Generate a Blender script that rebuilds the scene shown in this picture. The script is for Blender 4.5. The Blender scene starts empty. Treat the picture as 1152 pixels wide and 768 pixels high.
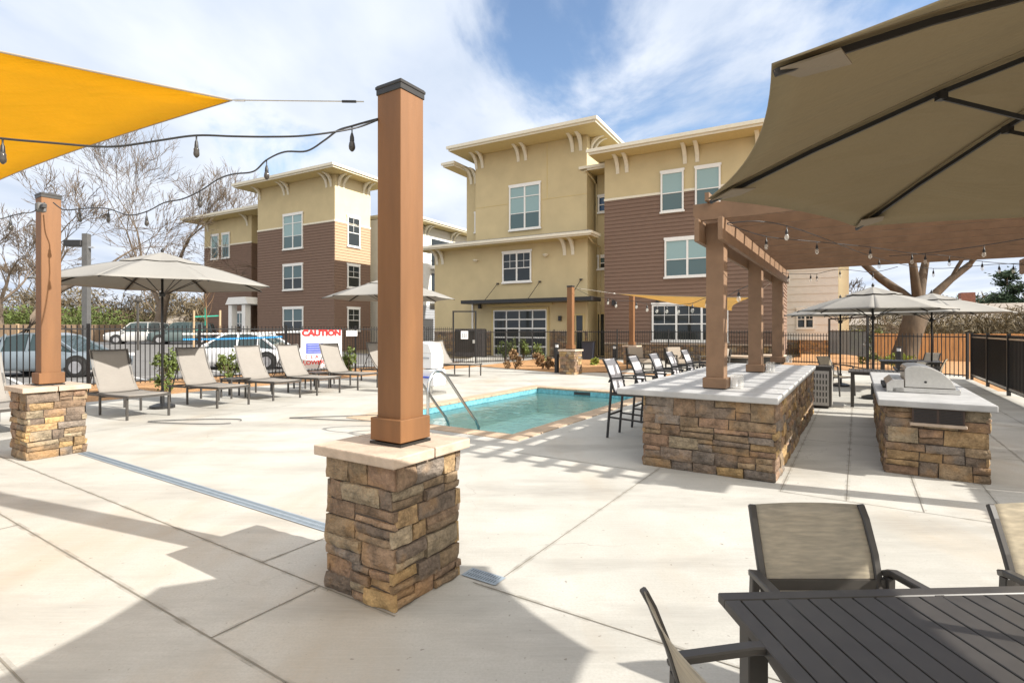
import bpy, math, random
import numpy as np
from mathutils import Vector, Matrix, noise
R = math.radians
random.seed(7)
sc = bpy.context.scene
COL = sc.collection
H = 1.55
# ------------------------------------------------------------------ camera
cam_d = bpy.data.cameras.new('camera'); cam = bpy.data.objects.new('camera', cam_d); COL.objects.link(cam)
cam.location = (0, 0, H); cam.rotation_euler = (R(90), 0, 0)
cam_d.sensor_width = 36; cam_d.lens = 18.75; cam_d.shift_y = -13/1152
cam_d.clip_start = 0.05; cam_d.clip_end = 2000
sc.camera = cam
# ------------------------------------------------------------------ light
SUN_EL = 33.5
sun_dir = Vector((.928*math.cos(R(SUN_EL)), -.373*math.cos(R(SUN_EL)), math.sin(R(SUN_EL))))
sd = bpy.data.lights.new('sun', 'SUN'); sd.energy = 4.2; sd.angle = R(.53); sd.color = (1.0, .95, .87)
so = bpy.data.objects.new('sun', sd); COL.objects.link(so); so.rotation_euler = sun_dir.to_track_quat('Z', 'Y').to_euler()
w = bpy.data.worlds.new('World'); sc.world = w; w.use_nodes = True
nt = w.node_tree; N = nt.nodes; L = nt.links
for n in list(N): N.remove(n)
out = N.new('ShaderNodeOutputWorld'); bg = N.new('ShaderNodeBackground'); bg.inputs[1].default_value = .125
sky = N.new('ShaderNodeTexSky'); sky.sky_type = 'NISHITA'; sky.sun_disc = False
sky.sun_elevation = R(SUN_EL); sky.sun_rotation = math.atan2(.928, -.373)
sky.air_density = 1.0; sky.dust_density = .6; sky.ozone_density = 1.5
tc = N.new('ShaderNodeTexCoord'); sep = N.new('ShaderNodeSeparateXYZ'); L.new(tc.outputs['Generated'], sep.inputs[0])
def wm(op, a, b=None, c=None):
    m = N.new('ShaderNodeMath'); m.operation = op
    for i, v in enumerate((a, b, c)):
        if v is None: continue
        if isinstance(v, (int, float)): m.inputs[i].default_value = v
        else: L.new(v, m.inputs[i])
    return m.outputs[0]
zz = wm('MAXIMUM', wm('ADD', sep.outputs[2], .10), .02)
cx = wm('DIVIDE', sep.outputs[0], zz); cy = wm('DIVIDE', sep.outputs[1], zz)
comb = N.new('ShaderNodeCombineXYZ'); L.new(cx, comb.inputs[0]); L.new(cy, comb.inputs[1])
mp = N.new('ShaderNodeMapping'); mp.inputs['Rotation'].default_value = (0, 0, R(25)); mp.inputs['Scale'].default_value = (1.0, .55, 1); mp.inputs['Location'].default_value = (3.1, 1.7, 0)
L.new(comb.outputs[0], mp.inputs[0])
n1 = N.new('ShaderNodeTexNoise'); n1.inputs['Scale'].default_value = 1.45; n1.inputs['Detail'].default_value = 9; n1.inputs['Roughness'].default_value = .58; n1.inputs['Distortion'].default_value = .35
L.new(mp.outputs[0], n1.inputs['Vector'])
# the cloud sheet thins out towards one quarter of the sky (a clearing ahead and to the right, high up)
clr = Vector((.26, .84, .48)).normalized()
dt = N.new('ShaderNodeVectorMath'); dt.operation = 'DOT_PRODUCT'; L.new(tc.outputs['Generated'], dt.inputs[0]); dt.inputs[1].default_value = clr
clear = N.new('ShaderNodeMapRange'); clear.inputs[1].default_value = .86; clear.inputs[2].default_value = 1.0; clear.inputs[3].default_value = .17; clear.inputs[4].default_value = -.045
L.new(dt.outputs['Value'], clear.inputs[0])
cov = wm('ADD', n1.outputs['Fac'], clear.outputs[0])
mr = N.new('ShaderNodeMapRange'); mr.interpolation_type = 'SMOOTHSTEP'; mr.inputs[1].default_value = .39; mr.inputs[2].default_value = .58; L.new(cov, mr.inputs[0])
n2 = N.new('ShaderNodeTexNoise'); n2.inputs['Scale'].default_value = 1.9; n2.inputs['Detail'].default_value = 6; L.new(mp.outputs[0], n2.inputs['Vector'])
cr = N.new('ShaderNodeMapRange'); cr.inputs[1].default_value = .3; cr.inputs[2].default_value = .7; cr.inputs[3].default_value = 0; cr.inputs[4].default_value = 1; L.new(n2.outputs['Fac'], cr.inputs[0])
cm = N.new('ShaderNodeMix'); cm.data_type = 'RGBA'; cm.inputs[6].default_value = (2.9, 3.35, 4.1, 1); cm.inputs[7].default_value = (4.55, 4.75, 5.1, 1); L.new(cr.outputs[0], cm.inputs[0])
mx = N.new('ShaderNodeMix'); mx.data_type = 'RGBA'; L.new(mr.outputs[0], mx.inputs[0]); L.new(sky.outputs[0], mx.inputs[6]); L.new(cm.outputs[2], mx.inputs[7])
# unseen warm glow added to the sky behind the camera, fills shaded facades
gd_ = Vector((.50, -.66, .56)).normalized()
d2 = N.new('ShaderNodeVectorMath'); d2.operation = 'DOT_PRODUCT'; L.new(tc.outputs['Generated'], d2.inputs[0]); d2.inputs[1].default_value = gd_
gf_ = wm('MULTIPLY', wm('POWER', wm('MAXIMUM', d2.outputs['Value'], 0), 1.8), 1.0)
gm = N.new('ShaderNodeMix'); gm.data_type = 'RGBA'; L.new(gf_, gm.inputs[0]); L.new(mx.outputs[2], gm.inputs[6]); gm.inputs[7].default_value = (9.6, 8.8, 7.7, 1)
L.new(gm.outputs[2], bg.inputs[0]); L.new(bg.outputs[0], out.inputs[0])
sc.view_settings.view_transform = 'Standard'; sc.view_settings.look = 'None'; sc.view_settings.exposure = .86; sc.view_settings.gamma = 1
sc.view_settings.use_curve_mapping = False
sc.cycles.max_bounces = 6; sc.cycles.transparent_max_bounces = 16; sc.cycles.caustics_reflective = False; sc.cycles.caustics_refractive = False
sc.cycles.use_denoising = True

# ------------------------------------------------------------------ materials
def newmat(name):
    m = bpy.data.materials.new(name); m.use_nodes = True
    return m, m.node_tree.nodes, m.node_tree.links, m.node_tree.nodes['Principled BSDF']
def mat(name, col, rough=.6, metal=0, var=.12, scale=8, bump=0, bscale=None, spec=None, detail=5, stretch=None, hue=0):
    m, n, l, b = newmat(name)
    b.inputs['Roughness'].default_value = rough; b.inputs['Metallic'].default_value = metal
    if spec is not None: b.inputs['Specular IOR Level'].default_value = spec
    t = n.new('ShaderNodeTexCoord'); src = t.outputs['Object']
    if stretch:
        mpp = n.new('ShaderNodeMapping'); mpp.inputs['Scale'].default_value = stretch; l.new(src, mpp.inputs[0]); src = mpp.outputs[0]
    no = n.new('ShaderNodeTexNoise'); no.inputs['Scale'].default_value = scale; no.inputs['Detail'].default_value = detail; l.new(src, no.inputs['Vector'])
    r = n.new('ShaderNodeMix'); r.data_type = 'RGBA'
    c = Vector(col[:3])
    r.inputs[6].default_value = (*(c*(1-var)), 1); r.inputs[7].default_value = (*(c*(1+var)+Vector((hue, hue*.5, 0))), 1)
    mr_ = n.new('ShaderNodeMapRange'); mr_.inputs[1].default_value = .3; mr_.inputs[2].default_value = .7; l.new(no.outputs['Fac'], mr_.inputs[0]); l.new(mr_.outputs[0], r.inputs[0])
    l.new(r.outputs[2], b.inputs['Base Color'])
    if bump:
        no2 = n.new('ShaderNodeTexNoise'); no2.inputs['Scale'].default_value = bscale or scale*4; no2.inputs['Detail'].default_value = 6; l.new(src, no2.inputs['Vector'])
        bp = n.new('ShaderNodeBump'); bp.inputs['Strength'].default_value = bump; bp.inputs['Distance'].default_value = .01; l.new(no2.outputs['Fac'], bp.inputs['Height']); l.new(bp.outputs[0], b.inputs['Normal'])
    return m
M = {}
M['metal_dark'] = mat('bronze_black_metal', (.022, .020, .018), .42, var=.15, scale=20)
M['fence_black'] = mat('fence_black_paint', (.012, .012, .013), .4, var=.1)
M['furn'] = mat('furniture_bronze_frame', (.055, .050, .045), .42, var=.12, scale=15)
M['furn_black'] = mat('black_powder_coat', (.018, .018, .019), .4, var=.1)
M['white'] = mat('white_trim_paint', (.78, .78, .76), .5, var=.04)
M['cream'] = mat('cream_trim_paint', (.72, .68, .56), .55, var=.05)
M['stucco'] = mat('olive_tan_stucco', (.545, .455, .27), .9, var=.06, scale=1.2, bump=.25, bscale=60)
M['stucco_cream'] = mat('cream_stucco', (.60, .53, .36), .9, var=.05, scale=1.2, bump=.25, bscale=60)
M['siding'] = mat('brown_lap_siding', (.185, .118, .084), .75, var=.10, scale=3, stretch=(1, 1, 8))
M['siding_tan'] = mat('tan_lap_siding', (.42, .29, .185), .75, var=.06, scale=3, stretch=(1, 1, 8))
M['siding_grey'] = mat('pale_grey_siding', (.70, .70, .69), .75, var=.04, scale=3)
M['roof'] = mat('roof_membrane', (.30, .29, .27), .9)
M['soffit'] = mat('tan_soffit', (.58, .47, .23), .85, var=.05)
M['post'] = mat('brown_painted_post', (.185, .084, .030), .62, var=.22, scale=7, bump=.2, bscale=25, stretch=(1, 1, .12))
M['perg'] = mat('brown_stained_timber', (.215, .128, .072), .65, var=.13, scale=6, bump=.15, bscale=30)
M['capstone'] = mat('buff_cap_stone', (.47, .375, .29), .85, var=.16, scale=9, bump=.5, bscale=40)
M['counter'] = mat('grey_cast_concrete', (.41, .41, .405), .6, var=.14, scale=5, bump=.12, bscale=60)
M['mortar'] = mat('dark_mortar', (.09, .07, .055), .95)
M['sling'] = None
M['steel'] = mat('brushed_stainless', (.62, .61, .58), .28, metal=1, var=.06, scale=30)
M['rail_steel'] = mat('polished_rail', (.6, .62, .62), .18, metal=1, var=.04)
M['canvas_dark'] = mat('taupe_umbrella_canvas', (.245, .205, .155), .9, var=.06, scale=3, bump=.15, bscale=160)
M['tyre'] = mat('rubber', (.02, .02, .02), .85)
M['rim'] = mat('alloy_rim', (.5, .5, .52), .3, metal=.8)
M['plasticw'] = mat('white_plastic', (.78, .79, .80), .35, var=.03)
M['blue'] = mat('blue_plastic', (.03, .07, .45), .4)
M['wood_fence'] = mat('cedar_board', (.50, .28, .12), .8, var=.22, scale=3, stretch=(6, 6, .6))
M['wood_old'] = mat('weathered_board', (.20, .14, .09), .85, var=.22, scale=3, stretch=(6, 6, .6))
M['wood_stake'] = mat('pine_stake', (.42, .30, .18), .8, var=.1)
M['bark'] = mat('grey_bark', (.155, .12, .09), .95, var=.25, scale=6, bump=.5, bscale=30)
M['bark_oak'] = mat('oak_bark', (.085, .060, .038), .95, var=.35, scale=5, bump=.9, bscale=14, stretch=(1, 1, .3))
M['twig'] = mat('pale_twig', (.125, .095, .068), .95, var=.3)
M['leaf'] = mat('shrub_leaf', (.10, .135, .028), .7, var=.35, scale=5)
M['leaf_y'] = mat('yellow_green_leaf', (.24, .28, .04), .7, var=.3, scale=5)
M['leaf_r'] = mat('russet_leaf', (.20, .115, .05), .7, var=.35, scale=5)
M['leaf_d'] = mat('evergreen_leaf', (.035, .065, .03), .75, var=.4, scale=2)
M['leaf_b'] = mat('dry_brush', (.15, .118, .070), .9, var=.4, scale=1.5)
M['mulch'] = mat('orange_bark_mulch', (.42, .23, .10), .95, var=.45, scale=26, bump=1, bscale=60)
M['asphalt'] = mat('asphalt', (.17, .165, .16), .9, var=.12, scale=3, bump=.3, bscale=80)
M['earth'] = mat('dry_ground', (.17, .135, .08), .95, var=.3, scale=1.5, bump=.4)
M['line'] = mat('road_paint', (.7, .7, .68), .7)
M['kerb'] = mat('kerb_concrete', (.42, .40, .37), .85)
M['kerb_red'] = mat('red_kerb_paint', (.45, .06, .05), .7)
M['plaster'] = mat('pool_plaster', (.84, .97, .97), .6, var=.05)
M['red'] = mat('red_print', (.72, .02, .02), .5)
M['bluep'] = mat('blue_print', (.05, .08, .42), .5)
M['greyp'] = mat('grey_print', (.35, .38, .42), .5)
M['green_tie'] = mat('green_tie_tape', (.05, .55, .38), .5)
M['bluetape'] = mat('blue_caution_tape', (.02, .32, .75), .5)
M['tail'] = mat('red_lens', (.4, .01, .01), .2)
M['lens'] = mat('clear_lens', (.7, .7, .7), .15)
M['joint'] = mat('sealant_joint', (.22, .20, .165), .9)
M['lamp_grey'] = mat('dark_grey_pole_paint', (.10, .10, .10), .5)
M['vent'] = mat('dark_bronze_vent', (.06, .035, .025), .5)
M['grate'] = mat('blue_grey_trench_grate', (.27, .32, .37), .7, var=.1, scale=20)
M['tile'] = mat('blue_pool_tile', (.16, .40, .47), .25, var=.3, scale=14)
M['brick'] = mat('red_brick', (.30, .13, .09), .9, var=.2)
M['doord'] = mat('dark_door', (.03, .028, .028), .35)
M['sail2'] = None

def glass(name, col, rough=.05, alpha=1.0):
    m, n, l, b = newmat(name); b.inputs['Base Color'].default_value = (*col, 1); b.inputs['Roughness'].default_value = rough
    b.inputs['Specular IOR Level'].default_value = .5
    return m
M['glass_dark'] = glass('dark_window_glass', (.022, .028, .03), .03)
M['glass_blind'] = glass('blinds_behind_glass', (.27, .40, .41), .12)
M['glass_low'] = glass('lower_window_glass', (.085, .14, .15), .06)
M['glass_blue'] = glass('blue_window_glass', (.02, .07, .16), .05)
M['glass_car'] = glass('car_glass', (.03, .05, .055), .03)
def paint(name, col):
    m, n, l, b = newmat(name); b.inputs['Base Color'].default_value = (*col, 1); b.inputs['Roughness'].default_value = .3
    b.inputs['Coat Weight'].default_value = .6; b.inputs['Coat Roughness'].default_value = .05; return m
M['car_white'] = paint('white_car_paint', (.72, .73, .75)); M['car_silver'] = paint('silver_blue_car_paint', (.15, .185, .215))
M['car_grey'] = paint('light_silver_car_paint', (.45, .45, .44)); M['car_dark'] = paint('dark_green_grey_car_paint', (.07, .10, .10))
# bulb glass
m, n, l, b = newmat('clear_bulb_glass'); b.inputs['Base Color'].default_value = (.8, .78, .72, 1); b.inputs['Roughness'].default_value = .08
tr = n.new('ShaderNodeBsdfTransparent'); ms = n.new('ShaderNodeMixShader'); ms.inputs[0].default_value = .30
l.new(tr.outputs[0], ms.inputs[1]); l.new(b.outputs[0], ms.inputs[2]); l.new(ms.outputs[0], n['Material Output'].inputs[0]); M['bulb'] = m
M['bulb_dark'] = glass('smoky_bulb_glass', (.05, .045, .04), .08)
# fabrics that let some light through
def fabric(name, col, trans=.3, holes=0, bump=.12, weave=220, var=.06, wrinkle=0):
    m, n, l, b = newmat(name); b.inputs['Roughness'].default_value = .85; b.inputs['Specular IOR Level'].default_value = .2
    t = n.new('ShaderNodeTexCoord')
    no = n.new('ShaderNodeTexNoise'); no.inputs['Scale'].default_value = 2.2; no.inputs['Detail'].default_value = 4; l.new(t.outputs['Object'], no.inputs['Vector'])
    mp_ = n.new('ShaderNodeMapping'); mp_.inputs['Scale'].default_value = (weave, weave*.10, weave); l.new(t.outputs['Object'], mp_.inputs[0])
    no2 = n.new('ShaderNodeTexNoise'); no2.inputs['Scale'].default_value = 1; no2.inputs['Detail'].default_value = 2; l.new(mp_.outputs[0], no2.inputs['Vector'])
    ad = n.new('ShaderNodeMath'); ad.operation = 'ADD'; l.new(no.outputs['Fac'], ad.inputs[0]); l.new(no2.outputs['Fac'], ad.inputs[1])
    mr_ = n.new('ShaderNodeMapRange'); mr_.inputs[1].default_value = .7; mr_.inputs[2].default_value = 1.3; l.new(ad.outputs[0], mr_.inputs[0])
    r = n.new('ShaderNodeMix'); r.data_type = 'RGBA'; c = Vector(col)
    r.inputs[6].default_value = (*(c*(1-var)), 1); r.inputs[7].default_value = (*(c*(1+var)), 1); l.new(mr_.outputs[0], r.inputs[0]); l.new(r.outputs[2], b.inputs['Base Color'])
    bp = n.new('ShaderNodeBump'); bp.inputs['Strength'].default_value = bump; bp.inputs['Distance'].default_value = .003; l.new(no2.outputs['Fac'], bp.inputs['Height']); l.new(bp.outputs[0], b.inputs['Normal'])
    if wrinkle:
        mq = n.new('ShaderNodeMapping'); mq.inputs['Scale'].default_value = (1.2, 4.5, 1); mq.inputs['Rotation'].default_value = (0, 0, .5); l.new(t.outputs['Object'], mq.inputs[0])
        nw = n.new('ShaderNodeTexNoise'); nw.inputs['Scale'].default_value = 1.3; nw.inputs['Detail'].default_value = 4; nw.inputs['Distortion'].default_value = .6; l.new(mq.outputs[0], nw.inputs['Vector'])
        b2 = n.new('ShaderNodeBump'); b2.inputs['Strength'].default_value = wrinkle; b2.inputs['Distance'].default_value = .06; l.new(nw.outputs['Fac'], b2.inputs['Height']); l.new(bp.outputs[0], b2.inputs['Normal']); l.new(b2.outputs[0], b.inputs['Normal'])
    tl = n.new('ShaderNodeBsdfTranslucent')
    if wrinkle: l.new(b2.outputs[0], tl.inputs['Normal']); l.new(r.outputs[2], tl.inputs[0])
    ms = n.new('ShaderNodeMixShader'); ms.inputs[0].default_value = trans; l.new(b.outputs[0], ms.inputs[1]); l.new(tl.outputs[0], ms.inputs[2]); o = ms.outputs[0]
    if holes:
        tr = n.new('ShaderNodeBsdfTransparent'); ms2 = n.new('ShaderNodeMixShader'); ms2.inputs[0].default_value = holes; l.new(o, ms2.inputs[1]); l.new(tr.outputs[0], ms2.inputs[2]); o = ms2.outputs[0]
    l.new(o, n['Material Output'].inputs[0]); return m
M['sail'] = fabric('yellow_shade_sail', (.86, .56, .03), .42, var=.05, wrinkle=.5)
M['sail2'] = fabric('pale_yellow_shade_sail', (.80, .60, .26), .35, var=.05, wrinkle=.5)
M['canvas'] = fabric('light_grey_umbrella_canvas', (.29, .28, .26), .06, var=.04, wrinkle=.35)
M['canvas_near'] = fabric('taupe_umbrella_underside', (.30, .245, .152), .14, var=.05, wrinkle=.45)
M['sling'] = fabric('taupe_sling_mesh', (.30, .278, .252), .04, holes=.08, var=.08, weave=160)
M['sling_dark'] = fabric('tan_grey_sling_mesh', (.40, .345, .25), .30, holes=.10, var=.38, weave=110)
M['sling_white'] = fabric('silver_sling_mesh', (.62, .61, .63), .2, holes=.05, var=.08, weave=160)
M['cushion'] = fabric('taupe_cushion', (.32, .28, .235), .0, var=.06)
M['banner'] = fabric('white_banner_vinyl', (.78, .77, .78), .1, var=.03)
M['screen'] = fabric('black_fence_screen', (.035, .032, .028), .1, holes=.25, var=.2)
# stone veneer: per stone tint stored in a colour attribute
m, n, l, b = newmat('ledgestone'); b.inputs['Roughness'].default_value = .88
at = n.new('ShaderNodeAttribute'); at.attribute_name = 'tint'
t = n.new('ShaderNodeTexCoord')
no = n.new('ShaderNodeTexNoise'); no.inputs['Scale'].default_value = 9; no.inputs['Detail'].default_value = 12; no.inputs['Roughness'].default_value = .78; l.new(t.outputs['Object'], no.inputs['Vector'])
mr_ = n.new('ShaderNodeMapRange'); mr_.inputs[1].default_value = .3; mr_.inputs[2].default_value = .72; mr_.inputs[3].default_value = .26; mr_.inputs[4].default_value = 1.62; l.new(no.outputs['Fac'], mr_.inputs[0])
vm = n.new('ShaderNodeVectorMath'); vm.operation = 'SCALE'; l.new(at.outputs['Color'], vm.inputs[0]); l.new(mr_.outputs[0], vm.inputs['Scale'])
no3 = n.new('ShaderNodeTexNoise'); no3.inputs['Scale'].default_value = 5; no3.inputs['Detail'].default_value = 3; l.new(t.outputs['Object'], no3.inputs['Vector'])
mr3 = n.new('ShaderNodeMapRange'); mr3.inputs[1].default_value = .52; mr3.inputs[2].default_value = .7; mr3.inputs[4].default_value = .55; l.new(no3.outputs['Fac'], mr3.inputs[0])
mxs = n.new('ShaderNodeMix'); mxs.data_type = 'RGBA'; l.new(mr3.outputs[0], mxs.inputs[0]); l.new(vm.outputs[0], mxs.inputs[6]); mxs.inputs[7].default_value = (.42, .25, .11, 1)
l.new(mxs.outputs[2], b.inputs['Base Color'])
no2 = n.new('ShaderNodeTexNoise'); no2.inputs['Scale'].default_value = 38; no2.inputs['Detail'].default_value = 8; l.new(t.outputs['Object'], no2.inputs['Vector'])
bp = n.new('ShaderNodeBump'); bp.inputs['Strength'].default_value = 1.0; bp.inputs['Distance'].default_value = .022; l.new(no2.outputs['Fac'], bp.inputs['Height']); l.new(bp.outputs[0], b.inputs['Normal'])
M['stone'] = m
# concrete deck
m, n, l, b = newmat('broom_finished_concrete'); b.inputs['Roughness'].default_value = .82
t = n.new('ShaderNodeTexCoord')
def nz(scale, det, rough=.5, stretch=None, rot=0):
    x = n.new('ShaderNodeTexNoise'); x.inputs['Scale'].default_value = scale; x.inputs['Detail'].default_value = det; x.inputs['Roughness'].default_value = rough
    if stretch:
        q = n.new('ShaderNodeMapping'); q.inputs['Scale'].default_value = stretch; q.inputs['Rotation'].default_value = (0, 0, rot); l.new(t.outputs['Object'], q.inputs[0]); l.new(q.outputs[0], x.inputs['Vector'])
    else: l.new(t.outputs['Object'], x.inputs['Vector'])
    return x.outputs['Fac']
def mrn(src, a, b_, c, d):
    x = n.new('ShaderNodeMapRange'); x.inputs[1].default_value = a; x.inputs[2].default_value = b_; x.inputs[3].default_value = c; x.inputs[4].default_value = d; l.new(src, x.inputs[0]); return x.outputs[0]
def mixc(f, a, b_):
    x = n.new('ShaderNodeMix'); x.data_type = 'RGBA'; l.new(f, x.inputs[0])
    for i, v in ((6, a), (7, b_)):
        if isinstance(v, tuple): x.inputs[i].default_value = (*v, 1)
        else: l.new(v, x.inputs[i])
    return x.outputs[2]
base = mixc(mrn(nz(.9, 6, .6), .3, .7, 0, 1), (.40, .385, .345), (.54, .525, .48))
st = mixc(mrn(nz(.7, 5, .6, (1.0, .35, 1), .3), .52, .74, 0, .85), base, (.40, .32, .225))
st2 = mixc(mrn(nz(1.1, 7, .65, (.35, 1.2, 1), .1), .48, .68, 0, .72), st, (.265, .25, .225))
fine = mixc(mrn(nz(70, 4, .7), .42, .68, 0, .55), st2, (.36, .345, .305))
fine = mixc(mrn(nz(1, 4, .6, (3, 70, 1), 0), .48, .7, 0, .14), fine, (.60, .59, .55))
fine = mixc(mrn(nz(26, 2), .70, .76, 0, .75), fine, (.20, .18, .15))
vo = n.new('ShaderNodeTexVoronoi'); vo.feature = 'DISTANCE_TO_EDGE'; vo.inputs['Scale'].default_value = .42
wn = n.new('ShaderNodeTexNoise'); wn.inputs['Scale'].default_value = 2.5; wn.inputs['Detail'].default_value = 8; l.new(t.outputs['Object'], wn.inputs['Vector'])
va = n.new('ShaderNodeVectorMath'); va.operation = 'MULTIPLY_ADD'; l.new(wn.outputs['Color'], va.inputs[0]); va.inputs[1].default_value = (.5, .5, 0); l.new(t.outputs['Object'], va.inputs[2]); l.new(va.outputs[0], vo.inputs['Vector'])
mk = n.new('ShaderNodeMath'); mk.operation = 'MULTIPLY'; l.new(mrn(vo.outputs['Distance'], 0, .0022, 1, 0), mk.inputs[0]); l.new(mrn(nz(.35, 3), .52, .60, 0, .5), mk.inputs[1])
fine = mixc(mk.outputs[0], fine, (.17, .155, .13))
l.new(fine, b.inputs['Base Color'])
bp = n.new('ShaderNodeBump'); bp.inputs['Strength'].default_value = .25; bp.inputs['Distance'].default_value = .004
l.new(nz(1, 3, .5, (9, 220, 1), 0), bp.inputs['Height']); l.new(bp.outputs[0], b.inputs['Normal']); M['concrete'] = m
# water
m, n, l, b = newmat('pool_water'); n.remove(b)
t = n.new('ShaderNodeTexCoord'); no = n.new('ShaderNodeTexNoise'); no.inputs['Scale'].default_value = 3.2; no.inputs['Detail'].default_value = 3; l.new(t.outputs['Object'], no.inputs['Vector'])
bp = n.new('ShaderNodeBump'); bp.inputs['Strength'].default_value = .45; bp.inputs['Distance'].default_value = .05; l.new(no.outputs['Fac'], bp.inputs['Height'])
rf = n.new('ShaderNodeBsdfRefraction'); rf = n.new('ShaderNodeBsdfTransparent'); rf.inputs[0].default_value = (.76, .985, .965, 1)
gl = n.new('ShaderNodeBsdfGlossy'); gl.inputs['Roughness'].default_value = .03; l.new(bp.outputs[0], gl.inputs['Normal'])
fr = n.new('ShaderNodeFresnel'); fr.inputs[0].default_value = 1.33; l.new(bp.outputs[0], fr.inputs['Normal'])
ms = n.new('ShaderNodeMixShader'); l.new(fr.outputs[0], ms.inputs[0]); l.new(rf.outputs[0], ms.inputs[1]); l.new(gl.outputs[0], ms.inputs[2]); l.new(ms.outputs[0], n['Material Output'].inputs[0]); M['water'] = m
for nd in list(n):
    if nd.type == 'BSDF_REFRACTION': n.remove(nd)

# ------------------------------------------------------------------ mesh helpers
class MB:
    def __init__(s): s.v = []; s.f = []; s.c = None
    def add(s, vs, fs):
        o = len(s.v); s.v += [tuple(p) for p in vs]; s.f += [tuple(i+o for i in f) for f in fs]; return s
    def box(s, x0, x1, y0, y1, z0, z1):
        return s.add([(x0,y0,z0),(x1,y0,z0),(x1,y1,z0),(x0,y1,z0),(x0,y0,z1),(x1,y0,z1),(x1,y1,z1),(x0,y1,z1)],
                     [(0,3,2,1),(4,5,6,7),(0,1,5,4),(1,2,6,5),(2,3,7,6),(3,0,4,7)])
    def cbox(s, c, d): return s.box(c[0]-d[0]/2, c[0]+d[0]/2, c[1]-d[1]/2, c[1]+d[1]/2, c[2]-d[2]/2, c[2]+d[2]/2)
    def bar(s, p, q, w, h, up=(0,0,1)):
        p, q = Vector(p), Vector(q); d = (q-p).normalized(); up = Vector(up)
        sd_ = d.cross(up)
        if sd_.length < 1e-3: sd_ = d.cross(Vector((0,1,0)))
        sd_.normalize(); u = sd_.cross(d).normalized()
        vs = [e+sd_*(w/2*a)+u*(h/2*b) for e in (p, q) for a, b in ((-1,-1),(1,-1),(1,1),(-1,1))]
        return s.add(vs, [(0,1,2,3),(7,6,5,4),(0,4,5,1),(1,5,6,2),(2,6,7,3),(3,7,4,0)])
    def path(s, pts, w, h, up=(0,0,1)):
        # a rectangular section swept along points
        pts = [Vector(p) for p in pts]; o = len(s.v); up = Vector(up)
        for i, p in enumerate(pts):
            d = (pts[min(i+1, len(pts)-1)]-pts[max(i-1, 0)]).normalized(); sd_ = d.cross(up)
            if sd_.length < 1e-3: sd_ = d.cross(Vector((0,1,0)))
            sd_.normalize(); u = sd_.cross(d).normalized()
            for a, b in ((-1,-1),(1,-1),(1,1),(-1,1)): s.v.append(tuple(p+sd_*(w/2*a)+u*(h/2*b)))
        for i in range(len(pts)-1):
            for k in range(4):
                a = o+i*4+k; b = o+i*4+(k+1)%4; s.f.append((a, a+4, b+4, b))
        s.f.append((o, o+1, o+2, o+3)); e = o+(len(pts)-1)*4; s.f.append((e+3, e+2, e+1, e)); return s
    def tube(s, pts, r, seg=8, caps=True):
        pts = [Vector(p) for p in pts]; o = len(s.v); n = len(pts); rs = r if isinstance(r, (list, tuple)) else [r]*n
        ref = Vector((0.3, 0.2, 1)).normalized()
        for i, p in enumerate(pts):
            d = (pts[min(i+1, n-1)]-pts[max(i-1, 0)]).normalized(); a = d.cross(ref)
            if a.length < .05: a = d.cross(Vector((1,0,0)))
            a.normalize(); b = d.cross(a)
            for k in range(seg):
                t = 2*math.pi*k/seg; s.v.append(tuple(p+a*(rs[i]*math.cos(t))+b*(rs[i]*math.sin(t))))
        for i in range(n-1):
            for k in range(seg):
                a = o+i*seg+k; b = o+i*seg+(k+1)%seg; s.f.append((a, b, b+seg, a+seg))
        if caps: s.f.append(tuple(o+k for k in range(seg))[::-1]); s.f.append(tuple(o+(n-1)*seg+k for k in range(seg)))
        return s
    def lathe(s, prof, seg=16, c=(0,0,0)):
        o = len(s.v)
        for r, z in prof:
            for k in range(seg):
                t = 2*math.pi*k/seg; s.v.append((c[0]+r*math.cos(t), c[1]+r*math.sin(t), c[2]+z))
        for i in range(len(prof)-1):
            for k in range(seg):
                a = o+i*seg+k; b = o+i*seg+(k+1)%seg; s.f.append((a, b, b+seg, a+seg))
        s.f.append(tuple(o+k for k in range(seg))[::-1]); s.f.append(tuple(o+(len(prof)-1)*seg+k for k in range(seg))); return s
    def prism(s, poly, y0, y1, axis='y'):
        # poly in (x, z) extruded along y, or (x, y) extruded along z, or (y, z) along x
        n = len(poly)
        P = {'y': lambda a, b, t: (a, t, b), 'z': lambda a, b, t: (a, b, t), 'x': lambda a, b, t: (t, a, b)}[axis]
        vs = [P(a, b, y0) for a, b in poly]+[P(a, b, y1) for a, b in poly]
        return s.add(vs, [tuple(range(n)), tuple(range(2*n-1, n-1, -1))]+[(i, i+n, (i+1) % n+n, (i+1) % n) for i in range(n)])
    def build(s, name, m, parent=None, bevel=0, smooth=False, solid=0, seg=1):
        me = bpy.data.meshes.new(name); me.from_pydata(s.v, [], s.f); me.validate(); me.update()
        if smooth: me.polygons.foreach_set('use_smooth', [True]*len(me.polygons))
        if m is not None: me.materials.append(m)
        if s.c is not None:
            ca = me.color_attributes.new('tint', 'FLOAT_COLOR', 'POINT')
            ca.data.foreach_set('color', np.array(s.c, dtype=np.float32).ravel())
        o = bpy.data.objects.new(name, me); COL.objects.link(o)
        if parent is not None: o.parent = parent
        if solid:
            md = o.modifiers.new('thickness', 'SOLIDIFY'); md.thickness = solid; md.offset = 0
        if bevel:
            md = o.modifiers.new('bevel', 'BEVEL'); md.width = bevel; md.segments = seg; md.limit_method = 'ANGLE'; md.angle_limit = R(40)
        return o
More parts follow.
